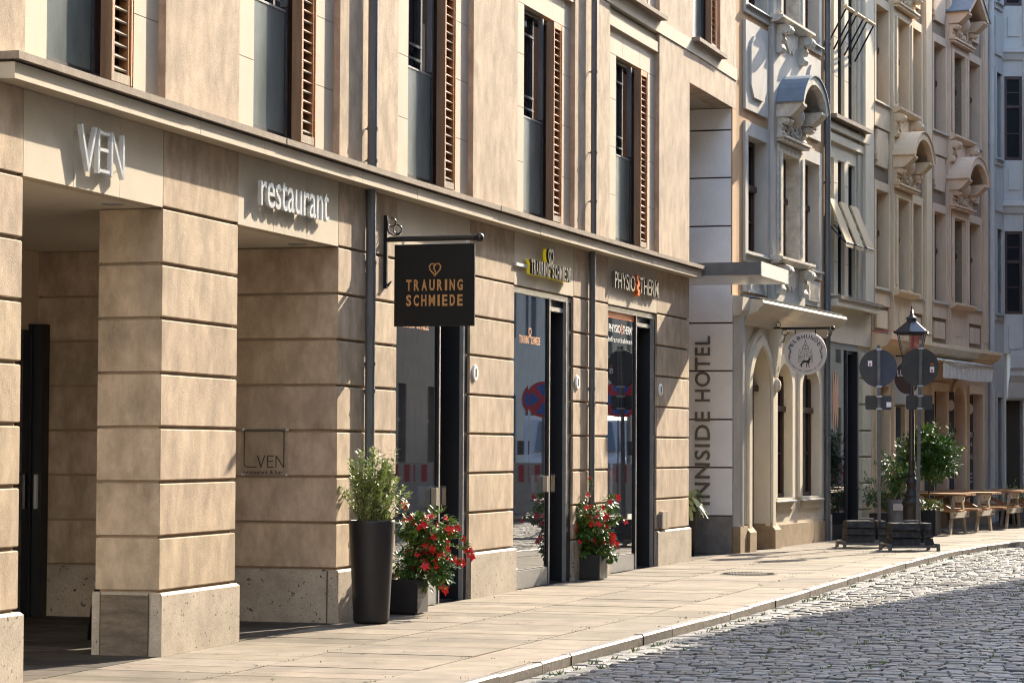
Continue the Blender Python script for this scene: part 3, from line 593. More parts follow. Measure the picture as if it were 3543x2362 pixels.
def centre_bay(par, c, z0, z1, n0=.1, hw=.525, top='arc', mt='stucco', wood='darkwood', foot=True, zc=None, roof='lead', scale=1.):
    """window of the middle axis: shelf on consoles below, carved head with a pediment above"""
    old_window(par, c-hw, c+hw, z0, z1, n0-.235, wood=wood, sill=False)
    m = MB(); m.box(c-hw-.28, c-hw+.003, -.28, n0+.03, z0, z1+.12); m.box(c+hw-.003, c+hw+.28, -.28, n0+.03, z0, z1+.12); m.box(c-hw, c+hw, -.28, n0+.03, z1-.003, z1+.12)
    for q in (-1, 1): m.box(c+q*(hw+.17)-.05, c+q*(hw+.17)+.05, n0+.03, n0+.055, z0+.1, z1)
    m.build('window_surround', mt, par)
    m = MB(); m.prism([(n0-.05, z0-.12), (n0+.08, z0-.10), (n0+.14, z0-.06), (n0+.17, z0-.04), (n0+.17, z0+.0), (n0-.05, z0+.03)], c-1.07*scale, c+1.07*scale, W); m.build('window_shelf', mt, par)
    if foot:
        for q in (-1, 1): console(par, c+q*.72, n0, z0-.12, .24, .46, mt=mt)
        m = MB(); m.prism([(c-.42, z0-.14), (c+.42, z0-.14), (c+.36, z0-.34), (c+.1, z0-.5), (c, z0-.42), (c-.1, z0-.5), (c-.36, z0-.34)], n0-.02, n0+.035, lambda a, b, z: W(b, a, z)); m.build('apron', mt, par)
    zl = z1+.16
    m = MB(); m.box(c-.82, c+.82, n0-.05, n0+.13, zl, zl+.06); m.box(c-.86, c+.86, n0-.05, n0+.16, zl+.05, zl+.085); m.build('lintel', mt, par)
    for q in (-1, 1): console(par, c+q*.68, n0, zl+.38, .22, .30, mt=mt)
    for q in (-1, 1):
        m = MB(); m.prism([(n0-.05, zl+.38), (n0+.22, zl+.38), (n0+.30, zl+.44), (n0+.34, zl+.48), (n0+.42, zl+.56), (n0+.42, zl+.60), (n0-.05, zl+.60)], c+q*.68-.17, c+q*.68+.17, W); m.build('entablature_block', mt, par)
    zb = zl+.60; m = MB()
    if top == 'arc': P0 = arc_pts(c, zb-.22, .93, .74, 17, 163, 14); P1 = arc_pts(c, zb-.22, .80, .60, 17, 163, 14)
    else: P0 = [(c+.93, zb), (c, zb+.62), (c-.93, zb)]; P1 = [(c+.72, zb), (c, zb+.46), (c-.72, zb)]
    fe = lambda a, b, z: W(b, a, z)
    for i in range(len(P0)-1):
        q = [P0[i], P0[i+1], P1[i+1], P1[i]]; m.prism(q, n0, n0+.44, fe)
        mid = [((P0[k][0]+P1[k][0])/2, (P0[k][1]+P1[k][1])/2) for k in (i, i+1)]; m.prism([mid[0], mid[1], P1[i+1], P1[i]], n0, n0+.33, fe)
    m.build('pediment', mt, par)
    m = MB()
    for i in range(len(P0)-1):
        a, b_ = P0[i], P0[i+1]; k = 1.0; m.prism([a, b_, (c+(b_[0]-c)*1.02, b_[1]+.02), (c+(a[0]-c)*1.02, a[1]+.02)], n0-.05, n0+.465, fe)
    m.build('pediment_roof', roof, par)
    ornament(par, c, n0, zl+.1, zb+.25, .72, mt, int(c*7+z0))
def arch_fill(m, a, b, zs, rise, ztop, n0, n1, k=14, pointed=0.):
    c = (a+b)/2; hw = (b-a)/2
    def zz(s):
        t = min(1, abs(s-c)/hw); return zs+rise*((1-t**2)**.5*(1-pointed)+(1-t)**.8*pointed)
    st = [c-hw*cos(pi*i/k) for i in range(k+1)]
    for u, v in zip(st, st[1:]):
        vs = [W(u, n0, zz(u)), W(v, n0, zz(v)), W(v, n1, zz(v)), W(u, n1, zz(u)), W(u, n0, ztop), W(v, n0, ztop), W(v, n1, ztop), W(u, n1, ztop)]
        m.add(vs, [(0, 1, 2, 3), (3, 2, 6, 7), (0, 4, 5, 1), (4, 7, 6, 5)])
    return m
def arch_band(m, a, b, zs, rise, w, n0, n1, zb, k=14, pointed=0.):
    """moulding round an arched opening, running down to zb"""
    def pts(a, b, r):
        c = (a+b)/2; hw = (b-a)/2; out = []
        for i in range(k+1):
            s = c-hw*cos(pi*i/k); t = min(1, abs(s-c)/hw); out.append((s, zs+r*((1-t**2)**.5*(1-pointed)+(1-t)**.8*pointed)))
        return out
    I = [(a, zb)]+pts(a, b, rise)+[(b, zb)]; O = [(a-w, zb)]+pts(a-w, b+w, rise+w)+[(b+w, zb)]
    for i in range(len(I)-1): m.prism([I[i], I[i+1], O[i+1], O[i]], n0, n1, lambda q, s, z: W(s, q, z))
    return m
def profile(m, s0, s1, pts): return m.prism(pts, s0, s1, W, seg=1.5)
# ---------------------------------------------------------------- baroque house with the arched ground floor
hB = thing('baroque_house', W(39, 0, 0), 'ochre baroque house with a curved pediment over an arched cream ground floor', 'building')
holes = [(36.85, 38.0, 0, 3.4), (38.575, 39.53, .79, 3.2), (40.19, 41.37, .79, 3.2)]
m = MB(); cells(m, 36.3, 41.95, 0, 3.5, -.32, 0, holes)
arch_fill(m, 36.85, 38.0, 2.55, .62, 3.4, -.32, 0, pointed=.35); arch_fill(m, 38.575, 39.53, 2.62, .36, 3.2, -.32, 0, pointed=.2); arch_fill(m, 40.19, 41.37, 2.62, .38, 3.2, -.32, 0, pointed=.2)
m.build('ground_floor_wall', 'cream', hB)
m = MB(); arch_band(m, 36.86, 37.99, 2.55, .62, .30, 0, .07, .36, pointed=.35); arch_band(m, 36.80, 38.05, 2.55, .66, .16, .05, .11, .36, pointed=.35); m.build('door_surround', 'cream', hB)
for a, b_ in ((38.575, 39.53), (40.19, 41.37)):
    m = MB(); arch_band(m, a, b_, 2.62, .36, .17, 0, .04, .6, pointed=.2); m.box(a-.17, b_+.17, 0, .04, .6, .79); m.build('window_surround', 'cream', hB)
    old_window(hB, a, b_, .79, 3.05, -.14, tr=.36)
m = MB()
m.prism([(.0, 0), (.16, 0), (.16, .3), (.10, .37), (.07, .42), (0, .42)], 36.5, 36.88, W); m.box(36.03, 36.52, -.3, .12, -.02, .4); m.build('door_base', 'sand_base', hB); m = MB(); m.prism([(.0, 0), (.16, 0), (.16, .3), (.10, .37), (.07, .42), (0, .42)], 38.0, 38.36, W)
m.box(37.99, 38.02, -.3, 0, 0, .40); m.box(38.36, 39.24, 0, .05, -.02, .36); m.box(39.245, 40.94, 0, .048, -.02, .36); m.box(40.945, 41.74, 0, .05, -.02, .355); m.build('stone_base', 'sand_base', hB)
m = MB(); m.tube([W(36.22, -.04, .4), W(36.22, -.04, 3.66)], .17, 20); m.box(36.02, 36.4, -.32, -.03, .4, 3.66); m.box(36.34, 36.56, -.3, .06, .4, 3.6); m.box(36.56, 36.6, -.3, .03, .4, 3.6); m.build('corner_column', 'whitish', hB)
m = MB(); m.box(36.85, 38.0, -.25, -.2, 0, 3.4); [m.box(36.9+i*.36, 37.18+i*.36, -.2, -.185, z, z+.9) for i in range(3) for z in (.25, 1.3)]; m.box(36.85, 38, -.2, -.12, 2.5, 2.6); dd = m.build('door', 'darkwood', hB)
m = MB(); m.tube([W(37.05, -.19, 1.12), W(37.05, -.13, 1.12), W(37.17, -.13, 1.12)], .012, 6); m.build('door_handle', 'steel', dd)
m = MB(); m.prism([(c_, z) for c_, z in ((0, 2.6), (.12, 2.75), (.17, 3.1), (.2, 3.5), (0, 3.5))], 38.12, 38.34, W); m.ball(W(38.23, .1, 2.6), (.09, .09, .12)); m.build('console', 'cream', hB)
m = MB(); profile(m, 36.02, 36.5, [(-.1, 3.6), (.1, 3.62), (.14, 3.7), (.16, 3.9), (-.1, 3.95)]); profile(m, 36.5, 42.02, [(-.1, 3.48), (.06, 3.5), (.10, 3.6), (.16, 3.66), (.27, 3.70), (.31, 3.76), (.35, 3.79), (.37, 3.83), (.35, 3.875), (-.1, 3.93)]); m.build('cornice', 'cream', hB)
m = MB(); profile(m, 36.5, 42.0, [(-.05, 3.935), (.30, 3.90), (.31, 3.92), (-.05, 3.975)]); m.build('cornice_flashing', 'lead', hB)
m = MB(); hol = [(a, b_, z, y) for z, y in ((4.66, 6.46), (8.54, 10.5)) for a, b_ in ((36.8, 37.92), (38.575, 39.625), (40.3, 41.36))]
cells(m, 36.22, 41.97, 3.9, 13, -.3, 0, hol); m.box(35.968, 36.22, -.02, 0, 3.93, 6.785); m.build('upper_wall', 'ochre', hB)
m = MB(); cells(m, 38.08, 40.12, 3.95, 13, 0, .1, [(38.575, 39.625, z, y) for z, y in ((4.66, 6.4), (8.54, 10.4))]); m.build('centre_projection', 'whitish', hB)
for z, y in ((4.66, 6.46), (8.54, 10.5)):
    for a, b_ in ((36.8, 37.92), (40.3, 41.36)):
        surround(hB, a, b_, z, y); old_window(hB, a, b_, z, y)
        m = MB(); m.box(b_-.003, b_+.001, -.2, 0, z, y); m.box(a-.001, a+.003, -.2, 0, z, y); m.box(a, b_, -.2, .0, y-.003, y+.001); m.build('reveal', 'whitish', hB)
centre_bay(hB, 39.1, 4.66, 6.38); centre_bay(hB, 39.1, 8.54, 10.2)
plaque(hB, 36.62, 37.95, 6.86, 8.25); plaque(hB, 40.33, 41.42, 6.87, 8.27); plaque(hB, 36.6, 37.9, 4.02, 4.42, inner=True); plaque(hB, 40.3, 41.4, 4.02, 4.44)
m = MB(); m.box(36.1, 41.95, -8, -.35, 0, 13); m.build('core', 'joint', hB)
drainpipe(41.84, .055, 0, 13, 'drainpipe', hB, n=.06, clamps=(1.9, .3, 4.4, 6.2, 8.6))
# ---------------------------------------------------------------- narrow modern limestone house
hC = thing('limestone_house', W(43.6, 0, 0), 'narrow modern limestone house with slim windows and beige drop-arm awnings', 'building')
op = [(42.22, 42.70), (42.98, 43.46), (43.74, 44.24)]
m = MB(); cells(m, 41.99, 44.36, 4.08, 13, -.3, -.045, [(a, b_, z, y) for a, b_ in op for z, y in ((4.33, 6.73), (7.5, 10.1))]+[(42.22, 44.24, 10.6, 12.9)]); m.box(41.99, 42.19, -.05, 0, 4.25, 13); m.build('window_wall', 'cpanel', hC)
m = MB(); m.box(44.36, 45.3, -.3, -.01, 4.08, 13, mi=0); m.box(44.66, 45.3, -.3, .05, 4.08, 13, mi=1); m.build('side_pier', ['panel', 'cpanel'], hC)
m = MB()
for z in (4.9, 5.6, 6.3, 8.2, 8.9, 9.6):
    for a, b_ in ((42.0, 42.21), (42.71, 42.97), (43.47, 43.73), (44.25, 44.7)): m.box(a, b_, -.06, -.0435 if a > 42.1 else .001, z, z+.008)
m.build('panel_joint', 'joint', hC)
m = MB(); m.box(41.99, 45.2, -.1, .20, 4.08, 4.2); m.box(42.1, 45.25, -.1, .24, 4.2, 4.26, mi=1); m.build('ledge', ['cpanel', 'crown'], hC); m = MB(); m.box(42.1, 44.75, -.1, .16, 7.38, 7.45, mi=1); m.box(42.0, 44.9, -.1, .06, 7.2, 7.3); m.box(42.1, 44.7, -.1, .02, 7.0, 7.14); m.build('ledge', ['cpanel', 'crown'], hC)
for a, b_ in op:
    for z, y in ((4.33, 6.73), (7.5, 10.1)):
        f = MB(); f.box(a, a+.035, -.17, -.11, z, y); f.box(b_-.035, b_, -.17, -.11, z, y); f.box(a, b_, -.17, -.11, z, z+.05); f.box(a, b_, -.17, -.11, z+1.05, z+1.1); wn = f.build('window', 'frame', hC)
        g = MB(); g.box(a+.03, b_-.03, -.16, -.15, z, y); g.build('pane', 'glass', wn)
    f = MB(); f.prism([(-.03, 5.96), (.0, 5.98), (.30, 5.22), (.285, 5.21)], a-.02, b_+.02, W); f.prism([(.30, 5.22), (.30, 5.12), (.29, 5.12), (.285, 5.21)], a-.02, b_+.02, W)
    aw = f.build('awning', 'fabric', hC); r = MB()
    for s in (a-.01, b_+.01): r.tube([W(s, -.05, 5.55), W(s, .29, 5.19)], .012, 6)
    r.tube([W(a-.03, .295, 5.2), W(b_+.03, .295, 5.2)], .016, 6); r.build('awning_arm', 'black', aw)
    f = MB(); f.tube([W(a-.04, .3, 9.32), W(b_+.04, .3, 9.32)], .035, 8); aw = f.build('awning', 'fabric', hC); r = MB()
    for s in (a, b_): r.tube([W(s, -.05, 8.66), W(s, .3, 9.3)], .016, 6)
    r.build('awning_arm', 'black', aw)
m = MB(); m.box(41.99, 42.25, -.4, 0, .45, 3.47); m.box(41.99, 45.3, -.4, -.01, 3.47, 4.08); m.box(44.46, 45.3, -.4, -.06, 0, 3.47)
for i, z in enumerate((.5, .98, 1.46, 1.94, 2.42, 2.9)): m.box(44.6, 45.28, -.3, 0, z, z+.45, ch=.01)
m.box(41.97, 42.27, -.4, .035, -.02, .45); m.box(44.45, 45.3, -.4, .03, -.02, .47, mi=0); m.build('ground_floor_wall', 'cpanel', hC)
f = MB(); f.box(42.25, 44.46, -.3, -.05, 3.36, 3.46); f.box(42.25, 43.6, -.3, -.06, 0, .25, mi=1); f.box(43.6, 43.66, -.8, -.04, 0, 3.36, mi=1); f.box(44.38, 44.46, -.8, -.04, 0, 3.36, mi=1); f.box(42.25, 42.31, -.3, -.05, 0, 3.4); f.box(42.25, 44.46, -.9, -.85, 0, 3.4, mi=1); f.box(43.66, 44.38, -.8, -.1, 3.3, 3.36, mi=1)
sf = f.build('shopfront', ['alu', 'frame'], hC); g = MB(); g.box(42.3, 43.6, -.085, -.07, .25, 3.36); g.build('pane', 'glass', sf)
g = MB(); g.add([W(42.9+.17*cos(a*pi/12)*abs(cos(a*pi/12))**.0*.42, -.066, 2.45+.55*sin(a*pi/12)) for a in range(24)], [tuple(range(24))])
g.add([W(42.76+.17*cos(a*pi/12)*.42, -.067, 2.45+.50*sin(a*pi/12)) for a in range(24)], [tuple(range(24))]); g.add([W(43.04+.17*cos(a*pi/12)*.42, -.067, 2.45+.50*sin(a*pi/12)) for a in range(24)], [tuple(range(24))])
single(g, 'window_lettering', 'peach', 'three narrow peach leaf shapes on the glass of the far limestone shop', 'window sign')
m = MB(); m.box(41.99, 45.3, -8, -.92, 0, 4.0); m.box(41.99, 45.3, -8, -.32, 4.0, 13); m.build('core', 'joint', hC)
# ---------------------------------------------------------------- two cream baroque houses
def baroque(root, s0, s1, wins, pil, zg, tops, col, seed):
    m = MB(); fl = ((4.63, 6.45), (8.13, 9.93)); cells(m, s0, s1, 3.7, 15, -.3, 0, [(a, b_, z, y) for a, b_ in wins for z, y in fl]+[(a, b_, 11.6, 13.3) for a, b_ in wins]); m.build('upper_wall', 'dbrown', root)
    for a, b_ in pil: m = MB(); m.box(a, b_, -.1, .07, 3.7, 15); m.box(a+.06, b_-.06, 0, .09, 3.9, 14.9); m.build('pilaster', col, root)
    c = sum(wins[1])/2; m = MB(); cells(m, c-.82, c+.82, 3.75, 15, 0, .06, [(c-.46, c+.46, z, y) for z, y in fl]); m.build('centre_projection', col, root)
    for k, (z, y) in enumerate(fl):
        for i in (0, 2):
            a, b_ = wins[i]; surround(root, a, b_, z, y, .13, .05, col, .5 if k else .35); old_window(root, a, b_, z, y)
            m = MB(); m.box(b_-.003, b_+.001, -.2, 0, z, y); m.box(a-.001, a+.003, -.2, 0, z, y); m.box(a, b_, -.2, .0, y-.003, y+.001); m.build('reveal', col, root)
            plaque(root, a, b_, y+.45, z+2.95 if k == 0 else y+1.4, .05, col, False, .09)
        centre_bay(root, c, z, y-.02, .06, .46, tops[k], col, foot=k > 0, roof=col if tops[k] == 'arc' else 'lead', scale=.78)
        if k == 0: plaque(root, c-.35, c+.35, 3.95, 4.35, .07, col, False, .06)
    for i in (0, 2): plaque(root, wins[i][0]+.05, wins[i][1]-.05, 3.86, 4.2, .04, col, False)
    m = MB(); m.box(s0, s1, -8, -.35, 0, 15); m.build('core', 'joint', root)
hD = thing('cream_baroque_house', W(47.7, 0, 0), 'warm cream baroque house rising directly behind the street lamp', 'building')
baroque(hD, 45.31, 50.04, [(45.5, 46.46), (47.08, 48.0), (48.3, 49.22)], [(46.62, 46.86), (49.42, 50.04)], 0, ('arc', 'arc'), 'dcream', 3)
hE = thing('pink_baroque_house', W(52.3, 0, 0), 'pinkish baroque house above the white awning, with a gabled pediment on top', 'building')
baroque(hE, 50.06, 54.66, [(50.32, 51.22), (51.78, 52.67), (53.15, 54.08)], [(51.36, 51.62), (54.3, 54.66)], 0, ('arc', 'gable'), 'pink', 5)
for root, s0, s1, gs, col in ((hD, 45.31, 50.04, [(45.75, 46.5), (47.0, 47.78), (48.5, 49.3)], 'dcream'), (hE, 50.06, 54.66, [(50.3, 51.3), (51.78, 52.75), (53.25, 54.25)], 'pink')):
    m = MB(); cells(m, s0, s1, 0, 3.75, -.32, 0, [(a, b_, .35, 2.78 if i != 1 else 3.2) for i, (a, b_) in enumerate(gs)]); a, b_ = gs[1]; arch_fill(m, a, b_, 2.5, .4, 3.2, -.32, 0); m.build('ground_floor_wall', col, root)
    for i, (a, b_) in enumerate(gs):
        m = MB(); arch_band(m, a, b_, 2.5, .4, .15, 0, .05, .35) if i == 1 else (m.box(a-.14, a, 0, .05, .35, 2.78), m.box(b_, b_+.14, 0, .05, .35, 2.78), m.box(a-.14, b_+.14, 0, .05, 2.78, 2.95)); m.build('window_surround', 'dcream', root)
        old_window(root, a, b_, .35, 2.9 if i == 1 else 2.78, -.22, tr=.36, sill=False)
    m = MB(); m.box(s0, s1, 0, .05, -.02, .34); m.build('stone_base', 'sand_base', root)
    m = MB(); profile(m, s0, s1, [(-.1, 3.3), (.06, 3.32), (.10, 3.42), (.20, 3.48), (.30, 3.52), (.34, 3.6), (.38, 3.63), (.38, 3.70), (-.1, 3.78)]); m.build('cornice', 'dcream', root)
# ---------------------------------------------------------------- pale grey house closing the view
hF = thing('grey_corner_house', (11.4, 58.6, 0), 'pale grey corner house at the right edge with brown-framed windows facing down the street', 'building')
m = MB(); cells(m, 54.68, 56.35, 0, 14, -.3, 0, [(55.62, 56.1, z, y) for z, y in ((.4, 2.75), (4.63, 6.5), (8.1, 10.0), (11.6, 13.3))]); m.build('side_wall', 'epale', hF)
for z, y in ((.4, 2.75), (4.63, 6.5), (8.1, 10.0), (11.6, 13.3)):
    surround(hF, 55.62, 56.1, z, y, .1, .04, 'epale'); old_window(hF, 55.62, 56.1, z, y)
for z in (6.9, 10.4): plaque(hF, 55.55, 56.15, z, z+.85, .04, 'epale', False)
FX, FY, _ = W(56.35, 0, 0); fE = lin((FX, FY, 0), (1, 0, 0), (0, -1, 0))
m = MB(); cells(m, 0, 2.4, 3.75, 14, -.4, 0, [(.02, .42, z, y) for z, y in ((4.63, 6.5), (8.1, 10.0), (11.6, 13.3))]+[(.62, 1.02, z, y) for z, y in ((4.63, 6.5), (8.1, 10.0), (11.6, 13.3))], fE); m.build('bay_wall', 'epale', hF)
for x in (.02, .62):
    for z, y in ((4.63, 6.5), (8.1, 10.0), (11.6, 13.3)):
        f = MB(); f.box(x, x+.06, -.08, -.02, z, y, fE); f.box(x+.34, x+.4, -.08, -.02, z, y, fE)
        for q in (z, y-.07, y-.72): f.box(x, x+.4, -.08, -.015, q, q+.07, fE)
        for q in (z+.6, y-.37): f.box(x+.05, x+.35, -.07, -.04, q, q+.02, fE)
        wn = f.build('window', 'darkwood', hF); g = MB(); g.box(x+.04, x+.36, -.07, -.06, z, y, fE); g.build('pane', 'glass_dim', wn)
m = MB()
for z in (6.88, 10.35):
    m.prism([(-.1, z), (.06, z+.02), (.12, z+.14), (.17, z+.18), (.17, z+.28), (-.1, z+.33)], -.16, 2.4, fE)
    m.box(.1, .36, 0, .035, z+.55, z+1.0, fE)
m.box(.1, .36, 0, .035, 3.85, 4.35, fE); m.box(.44, .58, 0, .07, 3.75, 14, fE)
m.prism([(-.4, 2.7), (-.25, 2.75), (-.1, 3.1), (.05, 3.25), (.05, 3.35), (.12, 3.42), (.14, 3.7), (.14, 3.8), (-.4, 3.8)], .12, 2.4, fE); m.build('moulding', 'epale', hF)
m = MB(); cells(m, 0, 2.4, 0, 3.75, -.9, -.4, [(.12, .5, .4, 2.7), (.75, 1.15, .4, 2.7)], fE); m.build('ground_floor_wall', 'epale', hF)
m = MB(); m.box(0, 2.4, -.95, -.8, 0, 3.7, fE); m.box(0, 2.4, -8, -.45, 3.75, 14, fE); m.build('core', 'joint', hF)
drainpipe(54.95, .06, 0, 14, 'drainpipe', hF, n=.08, mt='epale', clamps=(2.3, 5.0, 8.3))
# ---------------------------------------------------------------- ground
rnd = random.Random(11)
def sheet(name, pts, z, mt):
    m = MB(); m.add([(x, y, z) for x, y in pts], [tuple(range(len(pts)))]); return m.build(name, mt, None, kind='structure')
sheet('ground', [(-150, -60), (150, -60), (150, 260), (-150, 260)], -.135, 'bed')
m = MB(); st = [(-10+.5*i) for i in range(150)]
for a, b_ in zip(st, st[1:]):                         # bed under the pavement slabs
    m.add([W(a, -6.2, -.012), W(b_, -6.2, -.012), W(b_, kerb_n(b_)-.1, -.012), W(a, kerb_n(a)-.1, -.012)], [(0, 1, 2, 3)])
m.build('pavement_bed', 'pave_bed', None, kind='structure')
m = MB(); KN = {}
def kn(s):
    k = round(s*4)/4
    if k not in KN: KN[k] = kerb_n(k)
    k2 = k+.25
    if k2 not in KN: KN[k2] = kerb_n(k2)
    return KN[k]
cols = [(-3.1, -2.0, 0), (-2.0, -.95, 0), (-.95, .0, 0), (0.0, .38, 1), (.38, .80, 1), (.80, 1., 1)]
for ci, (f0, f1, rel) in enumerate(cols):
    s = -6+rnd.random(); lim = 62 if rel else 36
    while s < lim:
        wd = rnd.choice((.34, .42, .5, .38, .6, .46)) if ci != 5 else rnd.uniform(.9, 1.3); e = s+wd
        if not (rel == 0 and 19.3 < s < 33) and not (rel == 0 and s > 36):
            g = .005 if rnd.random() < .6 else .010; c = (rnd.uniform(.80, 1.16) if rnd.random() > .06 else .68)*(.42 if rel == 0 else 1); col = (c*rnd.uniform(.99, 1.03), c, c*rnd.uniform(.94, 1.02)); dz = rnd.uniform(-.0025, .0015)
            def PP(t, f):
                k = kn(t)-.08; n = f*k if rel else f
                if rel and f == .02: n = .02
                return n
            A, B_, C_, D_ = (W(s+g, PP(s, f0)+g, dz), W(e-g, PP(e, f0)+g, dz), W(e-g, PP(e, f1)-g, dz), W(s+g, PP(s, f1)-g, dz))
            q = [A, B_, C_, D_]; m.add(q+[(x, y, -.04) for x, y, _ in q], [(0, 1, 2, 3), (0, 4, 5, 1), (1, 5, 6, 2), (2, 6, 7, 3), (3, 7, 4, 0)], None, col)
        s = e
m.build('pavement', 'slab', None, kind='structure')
m = MB(); s = KS[0]
ks0 = min(range(len(KL)), key=lambda i: abs(KL[i][1]-(-5)))
s = KS[ks0]; kend = KS[-1]-12
while s < kend:
    L = rnd.uniform(.75, 1.25); c = rnd.uniform(.72, 1.15) if rnd.random() > .12 else .5; dz = rnd.uniform(-.004, .004); dn = rnd.uniform(-.006, .006)
    m.box(s+.004, s+L-.004, -.075, .012+dn, -.2, .004+dz, K, ch=.014, seg=.4, col=(c, c*.985, c*.96)); s += L
m.build('kerb', 'kerb', None, kind='structure')
# stone setts: every sett a small domed block
m = MB(); V = []; F = []; CC = []
def sett(a0, a1, b0, b1, z, col):
    o = len(V); ca, cb = (a0+a1)/2, (b0+b1)/2; ha, hb = (a1-a0)/2, (b1-b0)/2; j = lambda: rnd.uniform(-.006, .006)
    tilt = rnd.uniform(-.016, .016), rnd.uniform(-.022, .022)
    for k, (f, zz) in enumerate(((1., -.05), (.985, -.010), (.86, 0.))):
        for (u, v) in ((-1, -.75), (-.8, -1), (.8, -1), (1, -.75), (1, .75), (.8, 1), (-.8, 1), (-1, .75)):
            V.append(K(ca+u*ha*f+j(), cb+v*hb*f+j(), z+zz+(u*ha*tilt[0]+v*hb*tilt[1])*(k > 0)))
    V.append(K(ca, cb, z+.003))
    for k in (0, 8):
        for i in range(8): q = (i+1) % 8; F.append((o+k+i, o+k+q, o+k+8+q, o+k+8+i)); CC.append(col)
    for i in range(8): F.append((o+16+i, o+16+(i+1) % 8, o+24)); CC.append(col)
sy = min(range(len(KL)), key=lambda i: abs(KL[i][1]-12)); a = KS[sy]; aend = KS[min(range(len(KL)), key=lambda i: abs(KL[i][1]-54))]
row = 0
while a < aend:
    rw = rnd.uniform(.12, .17); b = .30+(row % 2)*.07; y = K(a, 0, 0)[1]; mx = 5.2 if y < 50 else 3.5
    while b < mx:
        wd = rnd.uniform(.11, .19); c = rnd.uniform(.62, 1.3); w_ = rnd.uniform(-.05, .10)
        sett(a+.005+rnd.uniform(0, .009), a+rw-.005-rnd.uniform(0, .007), b+.005, b+wd-.005, -.068+rnd.uniform(-.009, .006)-.014*math.sin(min(b, 5)/5.*pi*.5)*0, (c*(1+w_), c, c*(1-w_))); b += wd
    a += rw; row += 1
for r_ in range(2):                                   # two gutter rows along the kerb
    a = KS[sy]
    while a < aend:
        L = rnd.uniform(.16, .26); c = rnd.uniform(.8, 1.3); sett(a+.005, a+L-.005, .018+r_*.14, .148+r_*.14, -.078+r_*.006+rnd.uniform(-.004, .004), (c, c*.99, c*.97)); a += L
m.v = V; m.f = F; m.mi = [0]*len(F); m.cols = CC; m.build('cobblestone_road', 'cobble', None, smooth=False, kind='structure')
# grass and moss in the joints
m = MB()
for i in range(700):
    a = rnd.uniform(KS[sy], aend); b = rnd.uniform(.02, 4.8) if rnd.random() < .8 else .16; k = rnd.randint(3, 9); x, y, _ = K(a, b, 0)
    for _ in range(k): m.leaf((x+rnd.uniform(-.03, .03), y+rnd.uniform(-.02, .02), -.092), (rnd.uniform(-.8, .8), rnd.uniform(-.8, .8), rnd.uniform(.5, 1)), (0, 1, 0), rnd.uniform(.03, .075), .010)
for i in range(150):
    s = rnd.uniform(13, 50); f = rnd.choice((.38, .80, .80, .38, 1.0, rnd.random())); n = f*(kn(s)-.13); x, y, _ = W(s, n, 0)
    for _ in range(rnd.randint(2, 6)): m.leaf((x+rnd.uniform(-.04, .04), y+rnd.uniform(-.04, .04), -.008), (rnd.uniform(-.8, .8), rnd.uniform(-.8, .8), rnd.uniform(.4, 1)), (0, 1, 0), rnd.uniform(.012, .03), .006)
m.build('grass', 'grass', None, kind='stuff')
m = MB()                                              # fallen leaves and crumbs in the gutter and by the planters
for i in range(230):
    if i % 3: a = rnd.uniform(KS[sy], aend); x, y, _ = K(a, rnd.uniform(.01, .25) if i % 2 else rnd.uniform(.1, 4), 0); z = -.06
    else:
        s = rnd.uniform(12, 50); x, y, _ = W(s, rnd.random()**2*2.4+.06, 0); z = .006
    m.leaf((x, y, z), (rnd.uniform(-1, 1), rnd.uniform(-1, 1), rnd.uniform(0, .3)), (0, 0, 1), rnd.uniform(.012, .038), rnd.uniform(.008, .018), rnd.choice((0, 0, 1, 2)))
g = MB()
for i in range(260):
    s = rnd.uniform(12, 50); n = rnd.uniform(.15, kn(s)-.15); r = rnd.uniform(.008, .022); x, y, _ = W(s, n, 0); g.add([(x+r*cos(k*pi/4)*rnd.uniform(.8, 1.1), y+r*sin(k*pi/4), .0022) for k in range(8)], [tuple(range(8))])
g.build('gum_spots', 'groove_dark', None, kind='stuff'); m.build('leaf_litter', ['stem', 'leaf_o', 'red'], None, kind='stuff')
m = MB(); [m.add([K(a, -.0, -.078), K(a+1, -.0, -.078), K(a+1, 8, -.078), K(a, 8, -.078)], [(0, 1, 2, 3)]) for a in [aend-.3+i for i in range(30)]]; m.build('distant_road', 'cobble', None, kind='structure')
